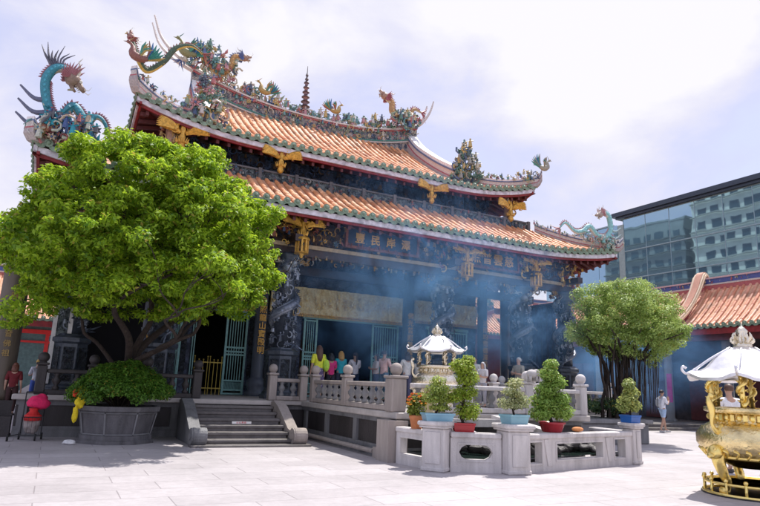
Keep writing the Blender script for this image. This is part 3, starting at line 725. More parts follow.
# ---- lower storey: columns
DX = (.3, 2.5, 6.05, 11.85, 15.4, 17.6)
def dragon_column(x, y, ztop=5.35):
    c = MB(); c.smooth = False
    c.lathe([(.56, 0), (.56, .12), (.5, .16), (.5, .2), (.46, .24), (.46, 1.25), (.53, 1.3), (.53, 1.4), (.42, 1.46), (.4, 1.5)], x, y, PZ, 8, PI/8)
    c.smooth = True
    c.lathe([(.27, 1.5), (.27, 3.9), (.3, 3.95), (.36, 4.02), (.36, 4.12), (.28, 4.2), (.38, 4.32), (.38, ztop-PZ), (.3, ztop-PZ+.04)], x, y, PZ, 16)
    col = c.build('dragon_column', M['bronze'], hall)
    d = MB(); ph = x*2
    path = []
    for k in range(15):
        t = k/14; a = ph+t*PI*3.4; path.append((x+.36*math.cos(a), y+.36*math.sin(a), PZ+1.65+t*2.2))
    path.append((x+.36*math.cos(a+.35), y+.36*math.sin(a+.35)-.08, PZ+3.9))
    dragon(d, path, .115, body=(.17, .2, .26), belly=(.32, .35, .42), fin=(.12, .15, .2), head=(.25, .28, .33), res=5, legs=(.3, .5, .75), n=7, hs=1.2)
    for k in range(170):
        a = random.random()*2*PI; z = PZ+1.6+random.random()*2.35
        clutter(d, (x+.33*math.cos(a), y+.33*math.sin(a), z), (.04, .04, .03), 1, s=.13, pal=[(.17, .2, .26), (.34, .38, .45), (.07, .085, .11)])
    d.build('carved_dragon', M['bronze_carving'], col)
    p = MB()
    for k in range(8):
        a = PI/8+PI/8+k*PI/4; n_ = V(math.cos(a), math.sin(a), 0); t_ = V(-n_.y, n_.x, 0); o = V(x, y, PZ+.74)+n_*.43
        vs = [o+t_*sx*.13+V(0, 0, sz*.42)+n_*q for q in (0, .02) for sx, sz in ((-1, -1), (1, -1), (1, 1), (-1, 1))]
        p.add(vs, [(4, 5, 6, 7), (0, 1, 5, 4), (1, 2, 6, 5), (2, 3, 7, 6), (3, 0, 4, 7)])
    p.build('pedestal_relief', M['black_relief'], col)
M['bronze_carving'] = mat('bronze_carving', attr=True, rough=.3, metal=.25, var=.3, scale=10, bump=.3, bscale=30)
for x in DX: dragon_column(x, 17.9)
for x in (.3, 17.6):
    for y in (21.5, 25, 28.5): rc = MB(); rc.smooth = True; rc.tube([(x, y, PZ), (x, y, 6.4)], .24, 14); rc.build('side_column', M['lacquer'], hall)
def couplet(x, y, s, r=.2, h=5.2):
    c = MB(); c.smooth = True
    c.lathe([(r*1.75, 0), (r*1.75, .12), (r*1.3, .2), (r*1.6, .34), (r*1.55, .5), (r*1.05, .6), (r, .62), (r, h)], x, y, PZ, 18)
    o = c.build('couplet_column', M['bluegrey_column'], hall)
    text_part(s, .26, (x-.13, y-r-.02, PZ+3.05), (1, 0, 0), (0, 0, 1), M['letter'], 'couplet_lettering', o, vertical=True, gap=1.05)
M['bluegrey_column'] = mat('bluegrey_column', (.10, .115, .15), .4, var=.25, scale=3, streak=True)
couplet(6.05, 20.3, '月照龍山寶殿明'); couplet(11.85, 20.3, '佛光普照慈雲現'); couplet(15.4, 20.3, '法雨均霑德澤長'); couplet(2.5, 20.3, '海國同瞻佛日輝')
# beams under the lower eave
b = MB()
for q in [(-.2, 18.1, 17.75, 18.05, 5.36, 5.62), (-.2, 18.1, 17.8, 18.0, 6.28, 6.42), (-.2, 18.1, 20.2, 20.45, 5.2, 5.5)]+[(x-.12, x+.12, 17.0, 20.3, 5.64, 5.86) for x in DX]:
    b = MB(); b.bb(*q); b.build('beam', M['dark_wood'], hall)
b = MB(); b.bb(-.1, 18.0, 17.68, 17.75, 5.60, 5.72)
b.build('beam_trim', M['beam_trim'] if 'beam_trim' in M else mat('beam_trim', (.42, .32, .2), .6, var=.3), hall)
b = MB(); b.bb(-.1, 18.0, 18.02, 18.06, 5.72, 6.6); b.build('frieze', M['frieze'] if 'frieze' in M else relief('frieze', (.02, .03, .05), (.22, .12, .06), 9, .5), hall)
b = MB()
for k in range(62): clutter(b, (.0+k*.29, 17.6, 6.05), (.14, .12, .3), 3, s=.12, pal=[(.62, .38, .10), (.30, .08, .05), (.06, .10, .2), (.45, .26, .08), (.12, .18, .24)])
for k in range(46): clutter(b, (.2+k*.385, 17.78, 5.26), (.17, .03, .07), 3, s=.085, pal=[(.50, .30, .08), (.30, .18, .06), (.12, .05, .04), (.25, .24, .2)])
for k in range(80): clutter(b, (.1+k*.225, 17.5, 6.12), (.1, .05, .2), 1, s=.12, pal=[(.55, .33, .09), (.35, .2, .06)])
for x in DX:
    clutter(b, (x, 17.5, 5.9), (.45, .25, .35), 26, s=.15, pal=[(.75, .48, .12), (.3, .06, .04), (.58, .34, .08), (.08, .10, .18)])
    for sg in (-1, 1): clutter(b, (x+sg*.55, 17.85, 5.2), (.28, .05, .14), 14, s=.13, pal=[(.45, .28, .08), (.10, .05, .04), (.3, .28, .25)])
b.build('bracket_sets', M['painted_gilt'] if 'painted_gilt' in M else mat('painted_gilt', attr=True, rough=.45, metal=.3, var=.3, scale=12), hall)
# walls of the lower storey
b = MB()
Yw = 20.75
def wallseg(x0, x1, z0, z1): b.bb(x0, x1, Yw, Yw+.2, z0, z1)
wallseg(2.5, 15.4, 3.85, 6.9)
for x0, x1 in ((2.5, 3.95), (5.75, 7.7), (12.0, 12.9), (14.95, 15.4)): wallseg(x0, x1, PZ, 3.85)
b.bb(2.5, 2.7, 20.95, 31, PZ, 6.9); b.bb(15.2, 15.4, 20.95, 31, PZ, 6.9); b.bb(2.7, 15.2, 30.8, 31, PZ, 6.9)
b.build('lower_wall', M['navy'], hall)
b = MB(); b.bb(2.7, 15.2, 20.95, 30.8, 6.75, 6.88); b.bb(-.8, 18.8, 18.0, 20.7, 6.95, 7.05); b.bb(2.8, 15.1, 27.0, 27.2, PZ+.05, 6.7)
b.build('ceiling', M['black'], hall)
b = MB()   # altar shapes deep inside
b.bb(7.2, 10.8, 26.2, 26.9, PZ, 2.2); b.bb(7.9, 10.1, 26.4, 26.9, 2.2, 4.2); clutter(b, (9, 26.1, 3.0), (1.5, .1, .8), 50, s=.2, pal=[(.3, .18, .05), (.2, .05, .03)])
b.build('altar', M['painted_dark'] if 'painted_dark' in M else mat('altar_wood', (.12, .06, .03), .5), hall)
# invented side screen, added to darken the view through the open veranda
b = MB(); b.bb(17.5, 17.58, 18.35, 21.0, PZ, 5.0)
b.build('added_dark_screen', M['navy'], hall)
b = MB()
for y in np.arange(18.4, 21.0, .32): b.bb(17.44, 17.499, y-.03, y+.03, PZ, 5.0)
b.bb(17.43, 17.498, 18.35, 21.0, 2.1, 2.2); b.bb(17.43, 17.498, 18.35, 21.0, 4.9, 5.0); b.build('added_screen_battens', M['dark_wood'], hall)
# wall relief panels beside the doors
for x0, x1 in ((2.75, 3.75), (5.8, 6.9), (12.1, 12.85)): b = MB(); b.bb(x0, x1, Yw-.06, Yw-.003, 1.5, 3.6); b.build('wall_relief', M['black_relief'], hall)
# lattice doors
def lattice(x0, x1, z0=PZ+.02, z1=3.72, y=Yw-.09, n=6, name='lattice_door', rot=0):
    d = MB(); t = .07
    w_ = x1-x0
    def bx(a0, a1, q0, q1, th=.05):
        if rot == 0: d.bb(a0, a1, y-th/2, y+th/2, q0, q1)
        else:
            c, s_ = math.cos(rot), math.sin(rot); m_ = (a0+a1)/2-x0
            d.box(x0+m_*c, y+m_*s_, (q0+q1)/2, a1-a0, th, q1-q0, rot)
    bx(x0, x0+t, z0, z1); bx(x1-t, x1, z0, z1)
    for zz in (z0, z0+.12, z0+.42, z0+1.28, z0+1.38, z0+1.52, z1-.09):
        bx(x0+t, x1-t, zz, zz+.055, .04)
    for k in range(n):
        a = x0+t+(w_-2*t)*(k+1)/(n+1); bx(a-.012, a+.012, z0+.45, z1-.09, .025)
    for k in range(3*n):
        a = x0+t+(w_-2*t)*(k+.5)/(3*n); bx(a-.008, a+.008, z0+.175, z0+.4, .02)
    return d.build(name, M['teal'], hall)
lattice(4.98, 5.72); lattice(3.9, 4.0, n=0); lattice(7.75, 8.28, n=4); lattice(10.5, 11.65, n=9); lattice(13.0, 14.9, n=14)
lattice(3.02, 3.9, n=6, rot=R(-65), y=Yw-.12)
b = MB(); b.bb(3.9, 5.75, Yw-.12, Yw-.05, 3.72, 3.84); b.bb(7.7, 12.0, Yw-.12, Yw-.05, 3.72, 3.84); b.bb(12.9, 14.95, Yw-.12, Yw-.05, 3.72, 3.84)
b.build('door_lintel', M['teal'], hall)
b = MB()
for x0, x1 in ((4.02, 4.5), (4.52, 4.96)):
    for zz in (1.15, 1.98): b.bb(x0, x1, Yw-.13, Yw-.10, zz, zz+.03)
    for k in range(4): a = x0+.03+(x1-x0-.06)*k/3; b.tube([(a, Yw-.115, PZ), (a, Yw-.115, 2.05 if k in (1, 2) else 2.15)], .011, 6); b.ball((a, Yw-.115, 2.08 if k in (1, 2) else 2.18), .025, 6, 4)
b.build('door_gate', M['yellow_paint'], hall)
# brocade valances
def valance(x0, x1, z0=3.86, z1=4.78):
    y = 20.28; n = int((x1-x0)/.06); vs = []
    for i in range(n+1):
        x = x0+(x1-x0)*i/n; yy = y+.035*math.sin(i*.9)+.02*math.sin(i*2.3)
        for k in range(5): vs.append((x, yy*1.0+.01*k, z1+(z0-z1)*k/4-(.03*abs(math.sin(i*.5)) if k == 4 else 0)))
    v = MB(); v.smooth = True; v.add(vs, [(5*i+k, 5*i+k+1, 5*i+5+k+1, 5*i+5+k) for i in range(n) for k in range(4)])
    v.add([(x, y+.09, z) for x, y, z in vs], [(5*i+k, 5*i+5+k, 5*i+5+k+1, 5*i+k+1) for i in range(n) for k in range(4)])
    o = v.build('brocade_valance', M['valance'], hall)
    mo = MB(); 
    for i in range(int((x1-x0)/.3)): clutter(mo, (x0+.15+i*.3, y-.075, (z0+z1)/2-.05), (.1, .008, .22), 6, s=.09, pal=[(.85, .66, .25), (.95, .88, .62), (.60, .38, .12), (.75, .62, .35)])
    mo.build('embroidery', M['painted'], o)
    f = MB(); 
    for i in range(int((x1-x0)/.05)): f.tube([(x0+.025+i*.05, y, z0+.0), (x0+.025+i*.05, y, z0-.12)], [.012, .02], 4)
    f.build('fringe', M['gilt_wood'], o)
valance(6.35, 11.6); valance(12.15, 15.15, 4.0, 4.78); valance(2.75, 5.8)
# name boards
def plaque(x0, x1, z0, z1, s, y=17.45, h=.42, tilt=.12):
    p = MB(); p.bb(x0, x1, y, y+.06, z0, z1); o = p.build('name_board', M['sign_board'], hall)
    f = MB(); t = .08
    f.bb(x0-t, x1+t, y-.04, y+.08, z0-t, z0); f.bb(x0-t, x1+t, y-.04, y+.08, z1, z1+t); f.bb(x0-t, x0, y-.04, y+.08, z0, z1); f.bb(x1, x1+t, y-.04, y+.08, z0, z1)
    clutter(f, ((x0+x1)/2, y-.05, z0-.04), ((x1-x0)/2, .01, .03), 30, pal=[(1, 1, 1)], s=.07)
    f.col = (1, 1, 1); f.c = [(1, 1, 1)]*len(f.c)
    f.build('board_frame', M['board_frame'], o)
    if s:
        g_ = (x1-x0-.3)/len(s); text_part(s, h, (x0+.15+(g_-h)/2, y-.015, (z0+z1)/2-h*.38), (1, 0, 0), (0, 0, 1), M['letter'], 'board_lettering', o, gap=g_/h)
M['board_frame'] = mat('board_frame', (.20, .06, .03), .5, var=.4, scale=10)
plaque(7.85, 10.45, 5.86, 6.42, '豐民岸澤', h=.36); plaque(12.55, 14.85, 5.84, 6.44, '照普雲慈', h=.44); plaque(3.2, 5.35, 5.86, 6.44, '佛日同輝', h=.44)

# ---- left column in front of the hall's corner
lc = thing('couplet_pillar', 'thick dark round pillar with gilt writing, at the left edge under the tree', 'pillar', (-1.08, 17.35, .8))
c = MB(); c.smooth = True; c.lathe([(.36, .8), (.36, .95), (.29, 1.15), (.29, 4.3), (.33, 4.4), (.33, 4.6)], -1.08, 17.35, 0, 20); c.build('shaft', M['lacquer_warm'] if 'lacquer_warm' in M else mat('pillar_stone', (.10, .08, .06), .5, var=.4, scale=4, streak=True), lc)
text_part('龍山寺觀音佛祖', .17, (-1.13, 17.05, 3.2), (1, 0, 0), (0, 0, 1), mat('old_gilt', (.30, .20, .06), .5), 'lettering', lc, vertical=True, gap=1.35)
c = MB(); c.bb(-1.7, -.72, 16.95, 17.75, 0, .8); c.bb(-1.8, -.7, 16.7, 16.95, 0, .45); c.build('plinth', M['stone_dark'], lc)

# ------------------------------------------------------------------ PLATFORM (terrace)
plat = thing('stone_terrace', 'raised dark stone terrace carrying the temple hall, with a projecting front platform', 'terrace', (CX, 20, 0))
b = MB()
b.bb(-.65, 3.05, 16.72, 33, 0, PZ-.12); b.bb(3.05, 5.5, 16.3, 33, 0, PZ-.12); b.bb(5.5, 18.7, 16.72, 33, 0, PZ-.12)
b.bb(6.42, 11.58, 11.3, 16.72, 0, PZ-.14)
b.build('terrace_wall', M['stone_dark'], plat)
b = MB()
b.bbox(-.75, 18.8, 16.55, 33.1, PZ-.12, PZ, .015); b.bbox(6.28, 11.72, 11.12, 16.53, PZ-.14, PZ-.003, .02); b.bbox(3.0, 5.55, 16.2, 16.549, PZ-.12, PZ-.004, .015)
b.build('terrace_deck', mat('deck_stone', (.50, .46, .43), .7, var=.12, scale=5, stain=(1.5, .55, .75)), plat)
b = MB()   # wall bands and pilasters
wb = []
for z0, z1, q in ((0, .16, .10), (.16, .24, .05), (.72, .84, .05)):
    wb += [(-.65, 3.0, 16.72-q, 16.72, z0, z1), (5.55, 6.42-q, 16.72-q, 16.72, z0, z1), (6.42-q, 6.42, 11.3-q, 16.72-q, z0, z1), (6.42, 11.58, 11.3-q, 11.3, z0, z1), (11.58, 18.7, 16.72-q, 16.72, z0, z1)]
wb += [(6.36, 6.42, y-.09, y+.09, .24, .72) for y in (11.6, 13.2, 14.9, 16.4)]+[(x-.09, x+.09, 16.67, 16.72, .24, .72) for x in (-.5, .9, 2.2, 2.9)]
for q in wb: b = MB(); b.bb(*q); b.build('wall_band', M['stone_grey'], plat)

b = MB(); b.tube([(6.22, 16.3, .12), (6.22, 11.95, .12)], .05, 8); b.bb(6.15, 6.4, 11.2, 11.85, 0, .22)
b.build('drain_pipe', M['stone_warm'], plat)
b = MB()
b.bb(6.05, 6.5, 11.0, 11.5, 0, PZ-.16); b.build('corner_pier', M['stone_warm'], plat)

# stairs
st = thing('stone_stairs', 'flight of six worn stone steps with curled side ramps', 'stairs', (4.25, 15.3, 0))
n = 6; y0, y1 = 14.35, 16.3
for k in range(n):
    s_ = MB(); z1 = PZ*(k+1)/(n+1)+.0; ya = y0+(y1-y0)*k/n
    s_.bbox(3.2, 5.28, ya-.03, ya+(y1-y0)/n+(.02 if k < n-1 else 0)+.001*k, z1-.07, z1, .012); s_.bb(3.24, 5.24, ya, ya+(y1-y0)/n-.005, max(0, z1-PZ/(n+1)+.001), z1-.072)
    s_.build('step', M['stone_step'], st)
b = MB(); b.bb(3.24, 5.24, 14.7, 16.2, 0, .12); b.bbox(2.85, 5.65, 14.0, 14.34, 0, .045, .01); b.build('foundation', M['stone_step'], st)
for x, mm in ((3.05, M['stone_grey']), (5.42, M['stone_warm'])):  # left ramp darker, right paler: tree shade and sunlight put into the stone colour
    s_ = MB(); prof = [(16.25, 0), (16.25, .93), (16.0, .98), (15.6, .84), (15.2, .62), (14.75, .36), (14.45, .30)]
    for k in range(13):
        a = PI*.55+k*PI*1.25/12; prof.append((14.32+.2*math.cos(a), .21+.2*math.sin(a)))
    prof.append((14.5, 0))
    s_.extr([(x-.13, y, z) for y, z in prof], (.26, 0, 0))
    s_.tube([(x-.17, 14.32, .21), (x+.17, 14.32, .21)], .19, 16); s_.tube([(x-.19, 14.32, .21), (x+.19, 14.32, .21)], .08, 12)
    s_.build('side_ramp', mm, st)
b = MB(); b.bb(3.95, 4.42, 14.935, 14.95, .445, .50); b.build('step_notice', M['white_paint'], st)
text_part('小心階梯', .05, (4.05, 14.93, .455), (1, 0, 0), (0, 0, 1), mat('red_letter', (.6, .03, .03), .5), 'notice_lettering', st, ex=.001, gap=1.3)

# balustrades --------------------------------------------------------
def vase(mb, x, y, z, h, r=.085):
    mb.smooth = True
    mb.lathe([(r*.9, 0), (r*.9, .04*h/.3), (r*.45, .08*h/.3), (r*1.1, .14*h/.3), (r*1.15, .18*h/.3), (r*.5, .25*h/.3), (r*.8, .28*h/.3), (r*.8, .3*h/.3)], x, y, z, 10); mb.smooth = False
def balustrade(p0, p1, posts, label, mt, big=(), z=PZ, h=.6, spacing=.33, cat='balustrade', balls=True, group=None, end=True):
    p0, p1 = V(*p0, z), V(*p1, z); d = (p1-p0); Ln = d.length; d.normalize(); ang = math.atan2(d.y, d.x)
    o = thing('stone_balustrade', label, cat, p0, 0, group)
    for f in posts:
        if f == .19: continue
        p = p0+d*f; w_ = .34 if f in big else .22; hh = h+.08
        m_ = MB(); m_.M = Matrix.Translation(p)@Matrix.Rotation(ang, 4, 'Z')
        m_.bbox(-w_/2, w_/2, -w_/2, w_/2, 0, hh, .02); m_.bbox(-w_/2-.03, w_/2+.03, -w_/2-.03, w_/2+.03, hh+.002, hh+.06, .015)
        po = m_.build('post', mt, o)
        if balls:
            m_ = MB(); m_.smooth = True; q = .125 if f not in big else .135
            m_.lathe([(.09, 0), (.07, .03), (.06, .04)], p.x, p.y, z+hh+.06, 12); m_.ball(p+V(0, 0, hh+.07+q*.9), q, 16, 10); m_.build('ball_finial', mt, po)
    rails, bases = MB(), MB(); mm = Matrix.Translation(p0)@Matrix.Rotation(ang, 4, 'Z'); rails.M = bases.M = mm
    ps = sorted(posts)
    for a, b_ in zip(ps[:-1], ps[1:]):
        a2 = a+(.17 if a in big else .11)+.001; b2 = b_-(.17 if b_ in big else .11)-.001
        rails.bbox(a2, b2, -.085, .085, h-.1, h, .02); bases.bbox(a2, b2, -.1, .1, .004, .12, .02)
        k = max(1, int((b2-a2)/spacing))
        for j in range(k):
            m_ = MB(); q = p0+d*(a2+(b2-a2)*(j+.5)/k); vase(m_, q.x, q.y, z+.121, h-.222); m_.build('baluster', M['stone_grey'] if mt is not M['stone_dark'] else M['stone_dark'], o)
    rails.build('rail', mt, o); bases.build('base_rail', mt, o)
    return o
balustrade((5.42, 16.62), (6.36, 16.62), [0, .9], 'short stone balustrade with two ball posts, right of the stairs', M['stone_warm'])
balustrade((6.42, 16.4), (6.42, 11.28), [1.0-.55, 2.55, 4.98], 'warm grey stone balustrade on the left side of the projecting platform', M['stone_warm'], big=(4.98,))
balustrade((6.42, 11.28), (11.58, 11.28), [.19, 1.72, 3.44, 5.16], 'pale stone balustrade along the front of the platform, behind the bonsai', M['stone_pale'], spacing=.3)
balustrade((11.58, 11.5), (11.58, 16.6), [1.5, 3.2, 5.0], 'pale stone balustrade on the far right side of the projecting platform', M['stone_pale'])
balustrade((11.75, 16.7), (18.6, 16.7), [.0, 1.75, 3.5, 5.2, 6.8], 'stone balustrade along the hall terrace right of the projecting platform', M['stone_pale'])
balustrade((3.38, 16.66), (-.25, 16.66), [0, 1.25, 2.5, 3.6], 'stone balustrade coloured dark for tree shade, left of the stairs, behind the octagonal planter', M['stone_dark'])  # tree shade put into the stone colour of this run

# ------------------------------------------------------------------ POND with stone fence
pond = thing('pond_parapet', 'low pale stone parapet with pillars and cut-out panels round the pond', 'parapet', (9, 10, 0))
PP = [V(6.28, 11.02, 0), V(6.45, 9.85, 0), V(7.72, 9.22, 0), V(11.68, 9.9, 0), V(11.7, 11.1, 0)]
def pond_pillar(p, ang, w_=.44):
    m_ = MB(); m_.M = Matrix.Translation(p)@Matrix.Rotation(ang, 4, 'Z')
    m_.bbox(-w_/2, w_/2, -w_/2, w_/2, 0, .76, .025); m_.bbox(-w_/2-.015, w_/2+.015, -w_/2-.015, w_/2+.015, .0, .08, .02)
    m_.bbox(-w_/2-.04, w_/2+.04, -w_/2-.04, w_/2+.04, .762, .80, .01); m_.bbox(-w_/2-.07, w_/2+.07, -w_/2-.07, w_/2+.07, .802, .88, .02)
    # raised front panel
    m_.bbox(-w_/2+.07, w_/2-.07, -w_/2-.018, -w_/2, .14, .7, .008)
    return m_.build('pillar', M['stone_pale'], pond)
def ang(a, b): d = b-a; return math.atan2(d.y, d.x)
pond_pillar(PP[1], (ang(PP[0], PP[1])+ang(PP[1], PP[2]))/2); pond_pillar(PP[2], (ang(PP[1], PP[2])+ang(PP[2], PP[3]))/2, .46)
pond_pillar(PP[3], ang(PP[2], PP[3]), .3)
def frame_panel(a, b, holes, H=.7, t=.16, name='panel'):
    """solid slab with cut-out openings (list of (u0,u1,z0,z1,chamfer))"""
    d = b-a; Ln = d.length; mm = Matrix.Translation(a)@Matrix.Rotation(math.atan2(d.y, d.x), 4, 'Z')
    m_ = MB(); m_.M = mm; cuts = sorted(holes); x = 0
    m_.bb(0, Ln, -t/2, t/2, 0, .1); m_.bbox(-.0, Ln, -t/2-.04, t/2+.04, .602, H, .02)
    for (u0, u1, z0, z1, c) in cuts:
        m_.bb(x, u0, -t/2, t/2, .1, .6)
        m_.bb(u0, u1, -t/2, t/2, .1, z0); m_.bb(u0, u1, -t/2, t/2, z1, .6)
        if c:
            for (uu, zz, su, sz) in ((u0, z0, 1, 1), (u1, z0, -1, 1), (u0, z1, 1, -1), (u1, z1, -1, -1)):
                pts = [(uu, -t/2+.001, zz), (uu+su*c, -t/2+.001, zz), (uu+su*c*.35, -t/2+.001, zz+sz*c*.35), (uu, -t/2+.001, zz+sz*c)]
                m_.extr(pts, (0, t-.002, 0))
        # raised moulding round the hole
        f = .035
        for q0, q1, r0, r1 in ((u0-f, u1+f, z0-f, z0-.002), (u0-f, u1+f, z1+.002, z1+f), (u0-f, u0-.002, z0, z1), (u1+.002, u1+f, z0, z1)): m_.bb(q0, q1, -t/2-.012, -t/2-.0005, r0, r1)
        x = u1
    m_.bb(x, Ln, -t/2, t/2, .1, .6)
    return m_.build(name, M['stone_pale'], pond)
def seg(a, b, ea, eb): d = (b-a).normalized(); return a+d*ea, b-d*eb
a, b = seg(PP[0], PP[1], .06, .22); frame_panel(a, b, [(.14, (b-a).length-.1, .2, .5, 0)])
a, b = seg(PP[1], PP[2], .24, .24); L_ = (b-a).length; frame_panel(a, b, [(.16, L_-.16, .22, .48, .13)])
a, b = seg(PP[2], PP[3], .24, .15); L_ = (b-a).length; frame_panel(a, b, [(.12, .48, .16, .54, 0), (.95, 2.5, .2, .5, 0), (2.95, 3.35, .16, .54, 0)])
a, b = seg(PP[3], PP[4], .15, .02); frame_panel(a, b, [(.2, .8, .2, .5, 0)])
m_ = MB(); d = (PP[3]-PP[2]).normalized(); 
m_.M = Matrix.Translation(PP[2])@Matrix.Rotation(math.atan2(d.y, d.x), 4, 'Z')
mk_ = m_.M
for u in (.95, 3.0): m_ = MB(); m_.M = mk_; m_.extr([(u-.06, -.1, .1), (u+.1, -.1, .1), (u-.02, -.1, .59), (u-.16, -.1, .59)], (0, .019, 0)); m_.build('leaning_slab', M['stone_pale'], pond)
# inside the pond: pale inner rim, water and rocks
wt = MB(); wt.add([(6.5, 11.0, .22), (6.6, 9.95, .22), (7.75, 9.4, .22), (11.55, 10.05, .22), (11.55, 11.0, .22)], [(4, 3, 2, 1, 0)][::-1])
wm = mat('pond_water', (.02, .035, .03), .05, var=.1); wt = wt.build('pond_water', wm); wt['kind'] = 'structure'
rk = MB()
rk.extr([(7.9, 9.75, .25), (8.15, 9.75, .25), (7.3, 10.9, .78), (7.05, 10.9, .78)], (0, .0, .12))
rk.extr([(9.7, 10.0, .5), (9.95, 10.0, .5), (8.9, 11.0, .84), (8.6, 11.0, .84)], (0, 0, .1)); rk.bb(7.0, 8.8, 10.85, 11.05, .7, .86)
rk.build('pond_kerb', M['stone_pale'], pond)
def rock(c, r, sc=(1, 1, .6)):
    m_ = MB(); m_.ball(c, r, 12, 8, sc); m_.v = [tuple(Vector(p)+(Vector(p)-Vector(c)).normalized()*r*.3*math.sin(p[0]*17+p[2]*9)*math.cos(p[1]*15)) for p in m_.v]
    return m_
rocks = MB()
for i in range(22):
    c = (7.2+4*random.random(), 10.1+.7*random.random(), .25+.1*random.random()); q = rock(c, .1+.16*random.random()); n0 = len(rocks.v); rocks.v += q.v; rocks.f += [tuple(k+n0 for k in f) for f in q.f]; rocks.c += q.c; rocks.sm += q.sm
tag(rocks.build('pond_rocks', M['stone_dark']), 'jumble of dark rocks inside the pond behind the parapet', 'rocks', kind='stuff')

# ------------------------------------------------------------------ PLANTS
def pads_plant(o, clumps, trunk_paths, c0, c1, size=.05, per=5200, tr=.03, asp=.5):
    per = per*2.6; clumps = [(a, b, c, d*1.08, e*1.05, f*1.25) for a, b, c, d, e, f in clumps]
    t = MB()
    for p, r in trunk_paths: t.tube(cr(p, 5), [r*(1-.6*i/(5*(len(p)-1))) for i in range(5*(len(p)-1)+1)], 7)
    t.build('trunk', M['bark'], o)
    P, N_, S_, C = clump_leaves(clumps, per, size*1.1, tuple(c*1.25 for c in c0), tuple(c*1.3 for c in c1), .2)
    return leaf_mesh('foliage', M['leaf_thin'], P, N_, S_, C, o, aspect=.65)
def tray(o, x, y, z, w_, d_, h, col, rz_=0, rnd=False, m=None):
    t = MB(); t.col = col
    if rnd: t.smooth = True; t.lathe([(w_*.36, 0), (w_*.40, .02), (w_*.5, h*.8), (w_*.54, h*.82), (w_*.54, h), (w_*.48, h), (w_*.46, h*.85)], x, y, z, 20)
    else:
        mm = Matrix.Translation((x, y, z))@Matrix.Rotation(rz_, 4, 'Z')
        r = lambda a, b_, zz: [mm@V(s1*a/2, s2*b_/2, zz) for s1, s2 in ((-1, -1), (1, -1), (1, 1), (-1, 1))]
        rings = [r(w_*.88, d_*.86, 0), r(w_*.9, d_*.88, .02), r(w_*.98, d_*.98, h*.75), r(w_*1.04, d_*1.06, h*.78), r(w_*1.04, d_*1.06, h), r(w_*.94, d_*.94, h), r(w_*.92, d_*.92, h*.82)]
        vs = [p for q in rings for p in q]; t.add(vs, [(3, 2, 1, 0)]+[(4*i+k, 4*i+(k+1) % 4, 4*i+4+(k+1) % 4, 4*i+4+k) for i in range(len(rings)-1) for k in range(4)])
    po = t.build('pot', m or M['ceramic'], o)
    s_ = MB(); s_.add([(x+w_*.46*math.cos(a)*(1 if rnd else .95), y+(w_ if rnd else d_)*.44*math.sin(a), z+h*.9) for a in np.linspace(0, 2*PI, 14)[:-1]], [tuple(range(13))]); s_.build('soil', M['soil'], po)
GY0, GY1 = (.15, .24, .02), (.34, .42, .05)
# pillar-top light blue tray bonsai (left)
x, y, z = 6.45, 9.85, .881
o = thing('potted_bonsai', 'small airy bonsai in a long light blue tray on the leftmost parapet pillar', 'bonsai', (x, y, z), 0, 'bonsai round the pond parapet')
tray(o, x, y, z, .56, .3, .14, (.22, .42, .52), ang(PP[1], PP[2])*.5)
pads_plant(o, [(x+.02, y, z+.58, .26, .2, .1), (x-.12, y, z+.42, .2, .18, .09), (x+.17, y+.02, z+.40, .18, .16, .08), (x, y, z+.72, .17, .14, .09), (x+.05, y, z+.24, .2, .16, .06)], [([(x-.05, y, z+.12), (x+.03, y, z+.3), (x-.04, y, z+.45), (x+.02, y, z+.68)], .025), ([(x, y, z+.28), (x+.15, y, z+.38)], .012)], (.12, .20, .03), (.40, .46, .10), .04, 5000)
# red pot, tall bright bonsai
x, y, z = 6.95, 9.72, .70
o = thing('potted_bonsai', 'tall bright green tiered bonsai in a red tray between the two left pillars', 'bonsai', (x, y, z), 0, 'bonsai round the pond parapet')
tray(o, x, y, z, .40, .26, .16, (.38, .02, .025), ang(PP[1], PP[2]))
pads_plant(o, [(x+.1, y, z+.38, .27, .22, .15), (x+.05, y+.02, z+.72, .25, .2, .14), (x-.2, y, z+.62, .14, .14, .08), (x+.08, y, z+1.0, .25, .2, .14), (x-.05, y, z+1.2, .26, .2, .12), (x+.1, y, z+1.32, .14, .12, .09)], [([(x, y, z+.12), (x-.06, y, z+.35), (x+.04, y, z+.7), (x-.02, y, z+1.0), (x+.02, y, z+1.2)], .03), ([(x-.03, y, z+.5), (x-.16, y, z+.6)], .012)], GY0, GY1, .045, 6500)
# terracotta pot with orange flowers
x, y, z = 6.33, 10.4, .70
o = thing('flower_pot', 'terracotta pot of orange chrysanthemums on the parapet beside the platform corner', 'potted plant', (x, y, z))
t = MB(); t.smooth = True; t.lathe([(.10, 0), (.135, .19), (.15, .2), (.15, .25), (.13, .25), (.125, .2)], x, y, z, 16); t.build('pot', M['terracotta'], o)
pads_plant(o, [(x, y, z+.42, .19, .19, .17), (x+.08, y, z+.55, .14, .14, .12), (x-.1, y, z+.36, .12, .12, .1)], [([(x, y, z+.2), (x, y, z+.5)], .01)], (.10, .14, .02), (.24, .28, .04), .05, 5000)
f = MB()
for i in range(46):
    a = random.random()*2*PI; e = random.random()*1.1; p = V(x+.2*math.cos(a)*math.cos(e), y+.2*math.sin(a)*math.cos(e), z+.44+.24*math.sin(e)); f.col = random.choice([(.75, .18, .02), (.7, .1, .02), (.8, .35, .03)])
    for k in range(5): q = k*1.256+a; f.tube([p, p+V(.022*math.cos(q), .022*math.sin(q), .008)], [.005, .012], 4)
    f.ball(p, .014, 5, 4)
f.build('flowers', M['painted'], o)
